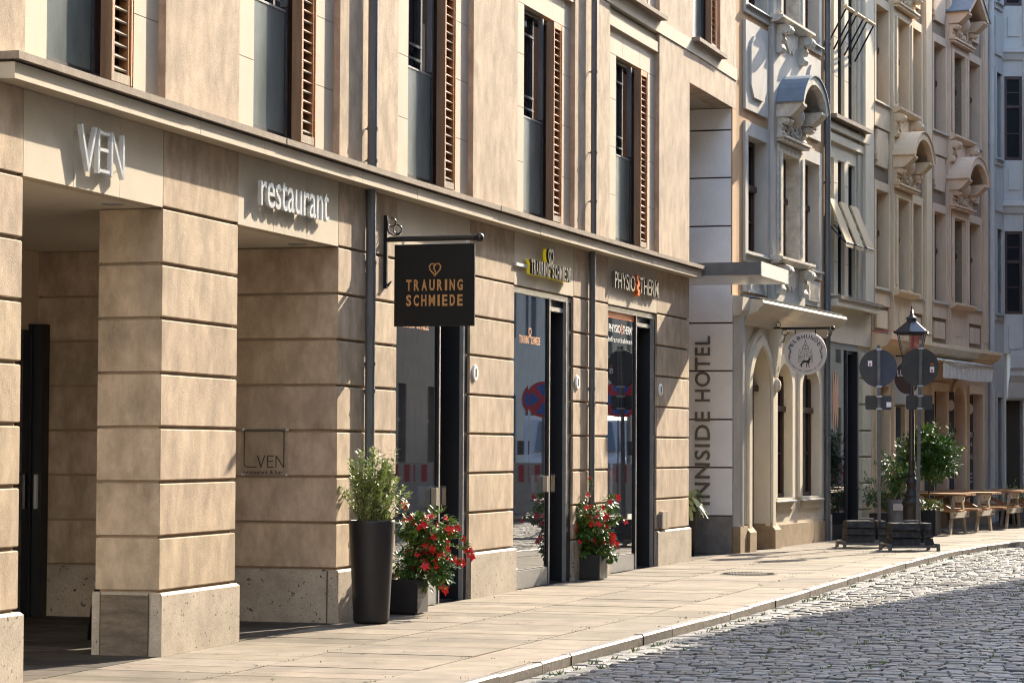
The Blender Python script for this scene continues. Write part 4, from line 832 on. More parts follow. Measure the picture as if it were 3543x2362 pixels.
# manhole cover in the pavement and drain grates in the road
t = thing('manhole_cover', (3.02, 33.12, 0), 'round iron manhole cover with a speckled ring set in the pavement', 'manhole cover')
m = MB(); m.lathe([(.36, -.02), (.36, .004), (.33, .0045)], (3.02, 33.12, 0), 32); m.build('rim', 'iron', t); m = MB(); m.lathe([(.27, -.02), (.27, .0035)], (3.02, 33.12, .003), 28); m.build('infill', 'slab', t)
m = MB()
for i in range(40):
    a = 2*pi*i/40
    for r in (.29, .315): m.box(3.02+r*cos(a+r*9)-.008, 3.02+r*cos(a+r*9)+.008, 33.12+r*sin(a+r*9)-.008, 33.12+r*sin(a+r*9)+.008, .003, .012, lin((0, 0, 0), (1, 0, 0), (0, 1, 0)))
m.build('studs', 'iron', t)
for (x, y), lb in (((5.5, 32.2), 'farther of two iron drain grates in the cobbles'), ((5.8, 31.5), 'nearer of two iron drain grates in the cobbles, half in shade')):
    t = thing('drain_grate', (x, y, -.068), lb, 'drain grate', 'drain grates in the road'); h = radians(20); f = lin((x, y, -.068), (sin(h), cos(h), 0), (cos(h), -sin(h), 0))
    m = MB(); m.box(-.28, -.24, -.22, .22, -.02, .012, f); m.box(.24, .28, -.22, .22, -.02, .012, f); m.box(-.24, .24, -.22, -.18, -.02, .012, f); m.box(-.24, .24, .18, .22, -.02, .012, f); m.build('rim', 'iron', t)
    m = MB(); [m.box(-.24, .24, -.17+i*.045, -.15+i*.045, -.02, .009, f) for i in range(8)]; m.build('bars', 'iron', t)
# ---------------------------------------------------------------- plants
def leafcloud(m, pts, L, wd, mi=0, up=(0, 0, 1), mis=None, out=None, jit=.9):
    for p in pts:
        d = Vector((rnd.uniform(-1, 1), rnd.uniform(-1, 1), rnd.uniform(-.6, .8)))
        if out is not None: d = (Vector(p)-Vector(out)).normalized()*.8+d*jit
        k = rnd.uniform(.7, 1.25); m.leaf(p, d, (rnd.uniform(-.5, .5), rnd.uniform(-.5, .5), 1), L*k, wd*k, (mis() if mis else mi))
def square_pot(par, x, y, w_, h, taper=.0, rot=None):
    r = head_at if rot is None else rot; f = lin((x, y, 0), (sin(r), cos(r), 0), (cos(r), -sin(r), 0)); m = MB(); q = w_/2; k = q-taper
    for (a0, a1, b0, b1) in ((-q, q, -q, -q+.02), (-q, q, q-.02, q), (-q, -q+.02, -q+.02, q-.02), (q-.02, q, -q+.02, q-.02)): m.box(a0, a1, b0, b1, .015, h, f)
    m.box(-k+.03, k-.03, -k+.03, k-.03, 0, .03, f); o = m.build('planter', 'pot', par); m = MB(); m.box(-q+.02, q-.02, -q+.02, q-.02, .03, h-.05, f); m.build('soil', 'soil', par); return o
# tall round pot with variegated shrub
px_, py_ = -1.262, 23.62
t = thing('potted_shrub', (px_, py_, 0), 'tall round tapered black planter with a light variegated shrub beside the drainpipe', 'potted plant')
m = MB(); m.lathe([(.135, 0), (.158, .012), (.162, .03), (.208, .905), (.210, .925), (.204, .93), (.196, .925), (.19, .87)], (px_, py_, 0), 40); m.build('planter', 'pot', t, smooth=True)
m = MB(); m.lathe([(.19, .86), (.19, .875)], (px_, py_, 0), 20); m.build('soil', 'soil', t)
st = MB(); lf = MB()
for i in range(64):
    a = rnd.uniform(0, 2*pi); r0 = rnd.uniform(0, .12); out = rnd.uniform(.03, .24)*(1 if i % 3 else .4); H = rnd.uniform(.34, .60) if rnd.random() < .8 else rnd.uniform(.6, .76); H *= 1-.5*max(0, out-.16)/.1
    P = [Vector((px_+r0*cos(a), py_+r0*sin(a), .87))]; k = 7
    for j in range(1, k+1): f = j/k; P.append(Vector((px_+(r0+out*f**.8)*cos(a+.25*f)+rnd.uniform(-.008, .008), py_+(r0+out*f**.8)*sin(a+.25*f)+rnd.uniform(-.008, .008), .87+H*f)))
    st.tube(P, .0035, 4, .0015)
    for j in range(1, k*3+1):
        f = j/(k*3); q = min(k-1, int(f*k)); p = P[q].lerp(P[q+1], f*k-q)
        for b in range(2 if f < .8 else 3):
            th = rnd.uniform(0, 2*pi); lf.leaf(p, (cos(th), sin(th), rnd.uniform(.1, .9)), (0, 0, 1), rnd.uniform(.045, .072), rnd.uniform(.026, .038), 0 if rnd.random() < .8 or f < .5 else 1)
    for b in range(4): th = rnd.uniform(0, 2*pi); lf.leaf(P[-1], (cos(th)*.7, sin(th)*.7, 1), (cos(th), 0, .3), .045, .02, 1 if rnd.random() < .5 else 0)
st.build('stems', 'stem', t); lf.build('foliage', ['leaf_v', 'leaf_y'], t)
def flowers(par, pts, sz=.046):
    for p in pts:
        m = MB(); p = Vector(p); d = Vector((rnd.uniform(-.2, 1), rnd.uniform(-1, .1), rnd.uniform(-.1, .7))).normalized(); a = d.cross(Vector((0, 0, 1))).normalized(); b = d.cross(a); s_ = sz*rnd.uniform(.7, 1.15)
        m.tube([p-d*s_*1.1, p], [s_*.1, s_*.22], 6); c = p
        for i in range(5):
            th = 2*pi*i/5+rnd.random()*.3; e = a*cos(th)+b*sin(th); g = a*cos(th+.7)+b*sin(th+.7); h = a*cos(th-.7)+b*sin(th-.7)
            m.add([c, c+(h*.62+d*.1)*s_, c+(e*1.15+d*rnd.uniform(-.15, .2))*s_, c+(g*.55+d*.15)*s_], [(0, 1, 2, 3)])
        m.build('flower', 'red', par)
def mandevilla(label, cx, cy, w_, h, R, vine=None, seed=1, rot=.28, spread=(0, 0, 0), nl=1500):
    t = thing('flowering_planter', (cx, cy, 0), label, 'potted plant', 'black square planters with red flowers'); square_pot(t, cx, cy, w_, h, .01, rot)
    m = MB(); st = MB(); fp = []; base = Vector((cx, cy, h)); C0 = Vector((cx, cy, h+R[2]*.75))+Vector(spread)*.4
    sub = [(C0+Vector((rnd.uniform(-1, 1)*R[0]*.62, rnd.uniform(-1, 1)*R[1]*.62, rnd.uniform(-.95, .9)*R[2]*.8)), rnd.uniform(.07, .14)) for _ in range(26)]
    for i in range(26): sub[i] = (sub[i][0]+Vector(spread)*rnd.random()*.5, sub[i][1])
    for c, r in sub:
        st.tube([base-Vector((0, 0, .1)), (base+c)/2+Vector((rnd.uniform(-.03, .03), 0, .05)), c], .004, 4)
        for j in range(nl//26):
            u = Vector((rnd.gauss(0, 1), rnd.gauss(0, 1), rnd.gauss(0, 1))).normalized()*r*rnd.uniform(.5, 1.05); p = c+u
            if p.z < h+.0 and (p.xy-Vector((cx, cy))).length < w_*.45: p.z = h+.02
            if p.z < .12: continue
            m.leaf(p, u.normalized()+Vector((rnd.uniform(-.6, .6), rnd.uniform(-.6, .6), -.35)), (rnd.uniform(-.3, .3), rnd.uniform(-.3, .3), 1), rnd.uniform(.045, .078), rnd.uniform(.030, .046), 0 if rnd.random() < .9-.25*(p.z > C0.z) else 1)
        if rnd.random() < .9:
            for _ in range(rnd.randint(1, 3)):
                u = Vector((rnd.uniform(-.6, 1), rnd.uniform(-1, .2), rnd.uniform(-.3, 1))).normalized(); fp.append(c+u*(r+.03))
    if vine:
        for L in vine:
            L = [Vector(v) for v in L]; st.tube(L, .003, 4)
            for p, q in zip(L, L[1:]):
                for k in range(6):
                    r = p.lerp(q, k/6)
                    for _ in range(4): m.leaf(r, (rnd.uniform(-1, 1), rnd.uniform(-1, 1), rnd.uniform(-.2, .8)), (0, 0, 1), .05, .03, 0 if rnd.random() < .6 else 1)
                if rnd.random() < .75: fp.append(p.lerp(q, .5)+Vector((rnd.uniform(-.02, .04), -.02, .0)))
            fp.append(L[-1])
    st.build('stems', 'stem', t); m.build('foliage', ['leaf', 'leaf_y'], t); flowers(t, fp)
    return t
mandevilla('black square planter with red flowers behind the tall round pot, trailing to the right', -1.0, 25.0, .33, .33, (.36, .28, .36), [[(-1.0, 24.9, .8), (-1.02, 24.9, 1.0), (-1.0, 24.85, 1.06)], [(-.85, 24.8, .7), (-.66, 24.75, .78), (-.52, 24.75, .76), (-.42, 24.7, .68), (-.37, 24.7, .56)], [(-.85, 24.8, .6), (-.68, 24.7, .68), (-.5, 24.7, .64), (-.4, 24.7, .6)], [(-.85, 24.8, .6), (-.7, 24.75, .62), (-.55, 24.7, .55), (-.46, 24.7, .50)], [(-.85, 24.75, .5), (-.75, 24.7, .42), (-.66, 24.7, .3), (-.62, 24.7, .24)]], 2, .27, (.30, -.05, .02), 3000)
mandevilla('black square planter with red flowers and a climbing tendril beside the second doorway', .95, 31.62, .36, .30, (.36, .30, .44), [[(.78, 31.6, .9), (.70, 31.65, 1.1), (.72, 31.7, 1.25), (.68, 31.7, 1.45), (.66, 31.7, 1.6)], [(.9, 31.6, .9), (.98, 31.6, 1.15), (.95, 31.6, 1.22)], [(1.1, 31.5, .6), (1.3, 31.4, .75), (1.38, 31.4, .7)]], 5, .30, (.06, 0, 0), 3000)
# grassy plant at the passage
x, y, _ = W(34.75, -.42, 0)
t = thing('potted_grass', (x, y, 0), 'striped yellow-green grass plant peeking out behind the last pier at the passage', 'potted plant')
m = MB(); m.lathe([(.12, 0), (.17, .75), (.175, .77), (.16, .77)], (x, y, 0), 24); m.build('planter', 'pot', t, smooth=True)
m = MB()
for i in range(130):
    a = rnd.uniform(0, 2*pi); L = rnd.uniform(.22, .52); P = [Vector((x, y, .74))]; e = rnd.uniform(.5, 1.4)
    for j in range(1, 6): f = j/5; P.append(Vector((x+cos(a)*L*f*.75, y+sin(a)*L*f*.75, .74+L*(e*f-1.1*f*f*.9))))
    wd = rnd.uniform(.004, .010) if i % 4 else .03
    for p, q in zip(P, P[1:]): sd = Vector((-sin(a), cos(a), 0))*wd; m.add([p-sd, p+sd, q+sd*.8, q-sd*.8], [(0, 1, 2, 3)])
m.build('foliage', 'spike', t)
def crown_tree(name, label, x, y, zc, R, H0, n, potf, cat, leafsize=.06, lobes=34, group=None, trunk=.02, mats=('leaf', 'leaf_y')):
    t = thing(name, (x, y, 0), label, cat, group); potf(t); st = MB(); m = MB(); base = Vector((x, y, H0))
    st.tube([(x, y, H0), (x+.01, y, (H0+zc)/2), (x, y, zc)], [trunk, trunk*.9, trunk*.6], 8)
    for i in range(lobes):
        u = Vector((rnd.gauss(0, 1), rnd.gauss(0, 1), rnd.gauss(0, 1))).normalized(); k = rnd.uniform(.45, .86); c = Vector((x+u.x*R[0]*k, y+u.y*R[1]*k, zc+u.z*R[2]*k)); r = rnd.uniform(.16, .30)*R[0]*1.35
        st.tube([(x, y, zc-R[2]*.6), (Vector((x, y, zc))+c)/2, c], [trunk*.4, .006, .003], 4)
        for j in range(n//lobes):
            v = Vector((rnd.gauss(0, 1), rnd.gauss(0, 1), rnd.gauss(0, 1))).normalized()*r*rnd.uniform(.35, 1.1); p = c+v; q = rnd.random()
            m.leaf(p, v.normalized()+Vector((rnd.uniform(-.7, .7), rnd.uniform(-.7, .7), rnd.uniform(-.4, .5))), (rnd.uniform(-.4, .4), rnd.uniform(-.4, .4), 1), leafsize*rnd.uniform(.7, 1.25), leafsize*.42, 0 if q < .93-.25*max(0, u.z) else 1)
    for i in range(26):                               # loose shoots breaking the outline
        u = Vector((rnd.gauss(0, 1), rnd.gauss(0, 1), abs(rnd.gauss(.3, .8)))).normalized(); p = Vector((x+u.x*R[0]*.85, y+u.y*R[1]*.85, zc+u.z*R[2]*.9)); L = rnd.uniform(.12, .26)
        st.tube([p, p+u*L], .003, 4)
        for k in range(9): m.leaf(p+u*L*k/8, (rnd.uniform(-1, 1), rnd.uniform(-1, 1), rnd.uniform(0, 1)), (0, 0, 1), leafsize, leafsize*.4, 1 if rnd.random() < .4 else 0)
    st.build('trunk', 'stem', t); m.build('crown', list(mats), t); return t
def lpot(t):
    square_pot(t, 7.72, 48.2, .36, .47, .02, .42); m = MB(); leafcloud(m, [(7.72+rnd.uniform(-.26, .26), 48.2+rnd.uniform(-.2, .2), rnd.uniform(.46, .66)) for _ in range(420)], .05, .03, mis=lambda: 1 if rnd.random() < .7 else 0); m.build('underplanting', ['leaf', 'leaf_y'], t)
crown_tree('laurel_tree', 'round laurel tree on a thin stem in a square planter right of the lamp post', 7.72, 48.2, 1.46, (.60, .58, .53), .45, 8200, lpot, 'potted tree', .09, 50)
def gpot(t):
    m = MB(); m.lathe([(.17, 0), (.175, .02), (.205, .69), (.2, .70), (.19, .68)], (6.93, 46.6, 0), 30); m.build('planter', 'greypot', t, smooth=True)
    m = MB(); m.box(-.13, .12, -.003, .003, .50, .62, lin((6.93, 46.39, 0), (1, 0, 0), (0, 1, 0))); m.build('sticker', 'epale', t)
crown_tree('potted_shrub', 'loose glossy shrub in a round grey planter left of the lamp post', 6.93, 46.6, 1.12, (.30, .30, .42), .68, 1000, gpot, 'potted plant', .085, 14, trunk=.012)
def spot(t): square_pot(t, 6.75, 47.6, .34, .42, .02, .38)
crown_tree('potted_shrub', 'low green bush behind the round grey planter by the café wall', 6.75, 47.6, .72, (.32, .3, .34), .4, 700, spot, 'potted plant', .07, 14, trunk=.012)
def spot2(t): square_pot(t, 11.65, 55.6, .40, .45, .02, .4)
crown_tree('potted_shrub', 'green shrub in a dark planter at the far right edge behind the last table', 11.65, 55.6, 1.25, (.30, .3, .45), .4, 700, spot2, 'potted plant', .07, 16, trunk=.012)
def spot3(t): square_pot(t, 10.75, 56.0, .45, .35, .02, .4)
crown_tree('potted_grass', 'feathery yellow-green plant in a low planter behind the picnic tables', 10.75, 56.0, .55, (.28, .25, .22), .3, 500, spot3, 'potted plant', .06, 12, trunk=.008, mats=('leaf_y', 'spike'))
# ---------------------------------------------------------------- street furniture
hd = radians(21)
def sign_post(x, y, label, lean, ang, seed, sticker):
    t = thing('sign_post', (x, y, 0), label, 'road sign', 'mobile road signs seen from behind'); c, s_ = cos(ang), sin(ang)
    f = lin((x, y, 0), (c, -s_, 0), (-s_, -c, 0))      # a to the right, b towards the viewer
    P = lambda a, b, z: f(a+lean*z, b, z)
    m = MB(); m.box(-.024, .024, -.024, .024, .10, 3.27, P); m.build('post', 'galv', t)
    zc = 2.90; d = MB(); pts = [(.31*cos(2*pi*i/40), zc+.31*sin(2*pi*i/40)) for i in range(40)]
    d.add([P(a, -.028, z) for a, z in pts]+[P(a, -.032, z) for a, z in pts], [tuple(range(40)), tuple(range(79, 39, -1))]+[(i, (i+1) % 40, 40+(i+1) % 40, 40+i) for i in range(40)])
    dk = d.build('disc', 'signback', t)
    d = MB(); d.add([P(a, -.034, z) for a, z in pts], [tuple(range(40))]); d.build('disc_face', 'blue', dk)
    d = MB(); r = .03; w_, h, z0 = .215, .115, 2.34; q = [(x_+sx*0, z_) for x_, z_, sx in []]
    cor = [(w_-r, h-r, 0), (-w_+r, h-r, 90), (-w_+r, -h+r, 180), (w_-r, -h+r, 270)]; q = [(a+r*cos(radians(g+k*30)), z0+b+r*sin(radians(g+k*30))) for a, b, g in cor for k in range(4)]
    d.add([P(a, -.028, z) for a, z in q]+[P(a, -.031, z) for a, z in q], [tuple(range(16)), tuple(range(31, 15, -1))]+[(i, (i+1) % 16, 16+(i+1) % 16, 16+i) for i in range(16)]); d.build('plate', 'signback', t)
    for z in (3.20, 2.60, 2.44, 2.24): d = MB(); d.box(-.04, .04, -.03, .032, z-.012, z+.012, P); d.tube([P(.035, .03, z), P(.05, .03, z)], .008, 6); d.build('clamp', 'steel', t)
    sx, sz, kind = sticker; d = MB(); d.box(sx, sx+.07, -.027, -.025, sz, sz+.09, P)
    if kind: d.box(sx+.004, sx+.06, -.027, -.025, sz+.12, sz+.14, P, mi=1)
    d.box(sx+.02, sx+.045, -.0249, -.0245, sz+.01, sz+.05, P, mi=2); d.build('sticker', ['white', 'orange', 'redcloth'], t)
    if kind == 0: d = MB(); d.box(.13, .21, -.027, -.025, 2.27, 2.35, P); d.build('sticker', 'white', t)
    return t
def base_block(x, y, label, ang):
    t = thing('rubber_ballast', (x, y, 0), label, 'sign weight', 'rubber weights holding the road signs'); c, s_ = cos(ang), sin(ang); f = lin((x, y, 0), (c, -s_, 0), (-s_, -c, 0))
    for k in range(3):
        z = .085+k*.118; m = MB()
        for (a0, a1) in ((-.335, .135), (.175, .335)):
            m.prism([(-.18, z+.002), (.20, z+.002), (.165, z+.112), (-.145, z+.112)], a0+.01*k, a1-.01*k, f)
            a = a0+.05
            while a < a1-.1: m.prism([(.205, z+.012), (.215, z+.015), (.175, z+.105), (.165, z+.10)], a, a+.065, f); a += .125
            m.prism([(a1-.01*k, z+.01), (a1+.035-.01*k, z+.01), (a1-.01*k+.004, z+.105)], -.12, .14, lambda q, a_, z_: f(a_, q, z_))
        m.build('rubber_weight', 'rubber', t)
    m = MB(); m.box(-.41, .41, .155, .205, .045, .085, f); m.box(-.41, .41, -.19, -.14, .045, .085, f); m.box(-.03, .03, -.14, .155, .05, .08, f); m.box(.12, .19, -.19, .2, .08, .13, f); m.box(-.1, .15, -.02, .03, .445, .475, f)
    for a in (-.41, .37):
        m.box(a, a+.04, -.26, .29, .085, .115, f)
        for b in (-.28, .25): m.prism([(b-.02, 0), (b+.06, 0), (b+.05, .10), (b, .10)], a, a+.04, f)
    m.build('steel_frame', 'galv', t); return t
sign_post(5.95, 42.1, 'back of the left round road sign with a grey post and small plate below', -.004, radians(-4), 1, (-.17, 2.93, 0))
sign_post(6.47, 41.55, 'back of the right round road sign in front of the street lamp', .020, radians(-6), 2, (.165, 2.82, 1))
base_block(5.72, 42.2, 'left pile of black rubber weights under the sign posts', radians(-6))
base_block(6.27, 41.05, 'right pile of black rubber weights under the sign posts', radians(-8))
# street lamp
LX, LY = 6.88, 44.75
t = thing('street_lamp', (LX, LY, 0), 'old-style street lamp with a six-sided glass lantern on a dark fluted post', 'street lamp')
m = MB(); m.lathe([(.17, 0), (.17, .05), (.155, .07), (.15, .62), (.165, .64), (.17, .68), (.15, .72), (.12, .76), (.13, .80), (.10, .86), (.075, .92), (.085, .97), (.105, 1.02), (.085, 1.08), (.06, 1.12), (.075, 1.16), (.05, 1.22), (.056, 1.4)], (LX, LY, 0), 20); m.build('pedestal', 'iron', t, smooth=False)
m = MB(); m.lathe([(.056, 1.4), (.048, 1.9), (.04, 2.72), (.06, 2.74), (.065, 2.78), (.045, 2.86), (.10, 2.92), (.12, 2.96)], (LX, LY, 0), 12); m.build('post', 'lampiron', t)
def hexp(r, z, k=6, o=.26): return [(LX+r*cos(2*pi*i/k+o), LY+r*sin(2*pi*i/k+o), z) for i in range(k)]
zb, zt, rb, rt = 2.98, 3.57, .135, .265
g = MB(); a, b = hexp(rb, zb), hexp(rt, zt); g.add(a+b, [(i, (i+1) % 6, 6+(i+1) % 6, 6+i) for i in range(6)]); 
m = MB()
for p, q in zip(hexp(rb, zb), hexp(rt, zt)): m.tube([p, q], .0075, 5)
for r, z, k in ((rb, zb, .012), (rt, zt, .014)):
    h = hexp(r, z); [m.tube([h[i], h[(i+1) % 6]], k, 5) for i in range(6)]
for p in hexp(.315, 3.60): m.ball(p, .024, 8, 5); m.tube([p, (LX, LY, 3.61)], .012, 5)
lt = m.build('lantern_frame', 'lampiron', t); g.build('lantern_glass', 'lampglass', t)
m = MB(); A = hexp(.325, 3.60); B_ = hexp(.10, 3.78); m.add(A+B_, [(i, (i+1) % 6, 6+(i+1) % 6, 6+i) for i in range(6)]+[tuple(range(5, -1, -1)), tuple(range(6, 12))]); A = hexp(.325, 3.575); B_ = hexp(.325, 3.60); m.add(A+B_, [(i, (i+1) % 6, 6+(i+1) % 6, 6+i) for i in range(6)])
for i in range(3): h = 2*pi*i/6+.26
m.lathe([(.10, 3.77), (.085, 3.78), (.085, 3.83), (.105, 3.835), (.10, 3.85), (.06, 3.87), (.035, 3.90), (.02, 3.92), (.035, 3.935), (.02, 3.95), (.03, 3.97), (.012, 3.985), (.018, 4.0), (.004, 4.06)], (LX, LY, 0), 14); m.build('lantern_roof', 'lampiron', t)
m = MB(); m.lathe([(.012, 2.98), (.012, 3.08), (.022, 3.09), (.024, 3.2), (.012, 3.22)], (LX, LY, 0), 10); m.build('lamp_holder', 'alu', t)
# round dog shop sign on its scrolled bracket
t = thing('hanging_sign', W(38.25, 0, 3.5), 'round cream sign ELBHUNDE with a domed church and black dog', 'shop sign')
s0 = 38.25; m = MB(); m.box(s0-.02, s0+.02, .0, .03, 2.9, 3.69); m.box(s0-.015, s0+.015, .03, .99, 3.49, 3.53); m.ball(W(s0, 1.03, 3.51), .035, 10, 6)
def curl(n, z, r, a0, a1, g=.5, k=16): return [W(s0, n+r*(1-g*i/k)*cos(radians(a0+(a1-a0)*i/k)), z+r*(1-g*i/k)*sin(radians(a0+(a1-a0)*i/k))) for i in range(k+1)]
for c in (curl(.085, 3.64, .05, 180, -180), curl(.13, 3.57, .055, 150, -200), curl(.09, 3.42, .06, 200, -170), curl(.24, 3.44, .06, -20, 330), curl(.09, 3.29, .075, 180, -200), curl(.16, 3.36, .09, -60, 250, .3), curl(.1, 2.86, .06, 150, -250), curl(.96, 3.42, .06, 90, -220)): m.tube(c, .006, 5)
m.tube([W(s0, .02, 3.25), W(s0, .1, 3.22), W(s0, .2, 3.30), W(s0, .3, 3.46)], .006, 5); m.build('bracket', 'black', t)
for n in (.415, .745): m = MB(); m.tube([W(s0, n, 3.5), W(s0, n, 3.38)], .009, 6); m.build('hanger', 'black', t)
m = MB(); pts = [(.586+.345*cos(2*pi*i/48), 3.112+.345*sin(2*pi*i/48)) for i in range(48)]
m.add([W(s0-.012, a, z) for a, z in pts]+[W(s0+.012, a, z) for a, z in pts], [tuple(range(48)), tuple(range(95, 47, -1))]+[(i, (i+1) % 48, 48+(i+1) % 48, 48+i) for i in range(48)]); dk = m.build('disc', 'cream_sign', t)
cn, cz = .586, 3.112; P0 = lambda x, y, e: W(s0-.0125-e, cn+x, cz+y); g = MB()
def ring_text(txt, R, a0, a1, h, wd, flip=False):
    k = len(txt)
    for i, ch in enumerate(txt):
        if ch == ' ': continue
        a = radians(a0+(a1-a0)*i/(k-1)); ww = wd*(.35 if ch in "I,'" else 1.15 if ch in 'MW' else 1)
        hh = h*.3 if ch in ",'" else h
        def fn(x, y, e, a=a):
            x -= ww/2
            if not flip: rr = R+y; th = a-x/R
            else: rr = R-y; th = a+x/R
            return P0(rr*cos(th), rr*sin(th), e)
        text(ch, ww, hh, fn, .002, .012, mb=g, res=2)
ring_text('ELBHUNDE', .235, 148, 32, .062, .05)
ring_text("DOG'S FINEST FOOD, FASHION AND LIFESTYLE", .30, 196, 344, .026, .016, True)
D_ = [[(-.11, -.115), (-.11, .0), (-.1, .03), (-.09, .03), (-.075, .0), (-.075, -.115)], [(.11, -.115), (.11, .0), (.1, .03), (.09, .03), (.075, .0), (.075, -.115)], [(-.092, .03), (-.092, .075)], [(.092, .03), (.092, .075)],
      [(-.075, .0), (-.055, .02), (-.055, .065), (.055, .065), (.055, .02), (.075, 0)], [(-.055, .065), (-.05, .10), (-.03, .125), (-.014, .135), (.014, .135), (.03, .125), (.05, .10), (.055, .065)], [(-.014, .135), (-.014, .175), (.014, .175), (.014, .135)], [(0, .175), (0, .215)], [(-.009, .2), (.009, .2)],
      [(-.03, .125), (-.022, .065)], [(0, .135), (0, .065)], [(.03, .125), (.022, .065)], [(-.12, -.115), (.12, -.115)], [(-.12, -.145), (-.12, -.115)], [(.12, -.145), (.12, -.115)], [(-.12, -.145), (-.06, -.145)], [(.06, -.145), (.12, -.145)], [(-.04, -.115), (-.04, .01), (0, .045), (.04, .01), (.04, -.05)], [(-.02, -.1), (-.02, -.02), (0, 0), (.02, -.02), (.02, -.06)], [(-.11, -.06), (-.04, -.06)], [(.04, -.06), (.11, -.06)], [(-.093, -.1), (-.093, -.02)], [(.093, -.1), (.093, -.02)]]
strokes(g, D_, .0055, P0, .002)
dog = [(-.095, -.205), (-.08, -.17), (-.06, -.15), (-.05, -.125), (-.035, -.118), (.03, -.115), (.045, -.10), (.055, -.078), (.07, -.07), (.085, -.078), (.095, -.088), (.085, -.095), (.073, -.10), (.07, -.13), (.062, -.16), (.064, -.215), (.075, -.222), (.052, -.222), (.048, -.17), (.035, -.155), (.022, -.215), (.032, -.222), (.008, -.222), (.018, -.15), (-.02, -.145), (-.035, -.16), (-.05, -.175), (-.06, -.215), (-.05, -.222), (-.075, -.222), (-.072, -.185), (-.085, -.18), (-.1, -.21)]
g.add([P0(x, y, .003) for x, y in dog], [tuple(range(len(dog)))])
for q in (-1, 1):
    for i in range(9):
        z = -.08+i*.022; xx = q*(.255+.012*sin(i)); strokes(g, [[(xx, z), (xx+q*.02, z+.016)], [(xx, z+.008), (xx-q*.02, z+.022)], [(xx, z), (q*(.255+.012*sin(i+1)), z+.022)]], .006, P0, .002)
g.build('lettering', 'ink', dk)
# café signs and banners
def banner(s, n0, n1, z0, z1, lines, lb, mt='slate', dot=None):
    t = thing('banner', W(s, n0, z0), lb, 'banner', 'dark upright banners at the café windows'); m = MB(); m.box(s, s+.02, n0, n1, z0, z1); m.build('board', mt, t)
    if lines or dot:
        g = MB()
        for tx, y, h in lines: text(tx, (n1-n0)*.78, h, pf(s-.001, n0+(n1-n0)*.11, y), .003, .01, mb=g, res=2)
        if dot: g.add([W(s-.004, (n0+n1)/2+.07*cos(a*pi/10), dot+.115*sin(a*pi/10)) for a in range(20)], [tuple(range(20))])
        g.build('lettering', 'chalk', t)
def bs(s): return s
banner(47.18, -.0, .10, .35, 2.4, [('COFFEE', 1.75, .07), ('JUICES', 1.6, .07), ('TEA', 1.45, .07), ('CAKES', 1.0, .07)], 'dark banner with chalk lettering COFFEE JUICES TEA left of the lamp post')
banner(49.45, -.0, .24, .35, 2.5, [], 'plain dark board half hidden behind the right round sign')
banner(51.55, -.0, .12, .35, 2.78, [('LUNCH', 1.85, .08), ('PASTA', 1.7, .07), ('SALADS', 1.52, .07)], 'dark banner with a pale dot and the words LUNCH PASTA SALADS', dot=2.5)
banner(53.12, -.0, .12, .35, 2.75, [('OPEN', 1.85, .11), ('MO-FR', 1.66, .08), ('11-16', 1.38, .12), ('SMOOTHIES', 1.05, .05), ('AND', .97, .04), ('DESSERTS', .88, .05)], 'dark banner with a pale dot and the words OPEN MO-FR 11-16', dot=2.45)
t = thing('hanging_sign', W(46.9, 0, 3.2), 'white square sign with a brown LUNCH disc, half hidden between the two round road signs', 'shop sign'); s0 = 46.9
m = MB(); m.box(s0, s0+.02, .02, .56, 2.45, 3.35); m.build('board', 'epale', t); m = MB(); m.tube([W(s0, 0, 3.37), W(s0, .62, 3.37)], .014, 6); m.tube([W(s0, 0, 2.42), W(s0, .66, 2.42)], .01, 6); m.build('bracket', 'black', t)
m = MB(); m.add([W(s0-.004, .30+.25*cos(a*pi/16), 2.95+.31*sin(a*pi/16)) for a in range(32)], [tuple(range(32))]); dk = m.build('disc', 'brownfoil', t)
g = text('LUNCH', .38, .12, pf(s0-.006, .11, 2.98), .003, .01); g.build('lettering', 'white', dk)
m = MB(); pts = []
for i in range(9): pts.append((.02+.18*i/8, .012*sin(i*1.7)))
for (a, da), (b, db) in zip(pts, pts[1:]): m.add([W(45.25+da*.4, a*.9+.72, 3.28), W(45.25+db*.4, b*.9+.72, 3.28), W(45.25+db*.4, b*.9+.72, 3.76), W(45.25+da*.4, a*.9+.72, 3.76)], [(0, 1, 2, 3)])
m.tube([W(45.25, .02, 3.77), W(45.25, .92, 3.77)], .008, 6); single(m, 'flag', 'redcloth', 'red and white cloth banner seen through the lantern glass', 'flag')
# awning of the café
t = thing('awning', W(50.6, 0, 3.4), 'off-white fabric awning with a loose hanging valance over the café windows', 'awning')
a0, a1 = 48.6, 52.9; m = MB(); m.prism([(.05, 3.47), (.62, 3.34), (.62, 3.32), (.05, 3.45)], a0, a1, W, seg=1.5); m.build('canopy', 'valance', t)
m = MB(); k = 90
for i in range(k):
    u, v = a0+(a1-a0)*i/k, a0+(a1-a0)*(i+1)/k; A = .02*sin(i*.9)+.012*sin(i*2.3); B_ = .02*sin((i+1)*.9)+.012*sin((i+1)*2.3)
    m.add([W(u, .62, 3.33), W(v, .62, 3.33), W(v, .61+B_, 3.0+.01*sin(i)), W(u, .61+A, 3.0+.01*sin(i-1))], [(0, 1, 2, 3)])
m.build('valance', 'valance', t, smooth=True)
m = MB(); m.tube([W(a0, .625, 3.335), W(a1, .625, 3.335)], .02, 8); [m.tube([W(s, .02, 3.1), W(s, .6, 3.32)], .014, 6) for s in (a0+.4, a1-.4)]; m.build('awning_frame', 'alu', t)
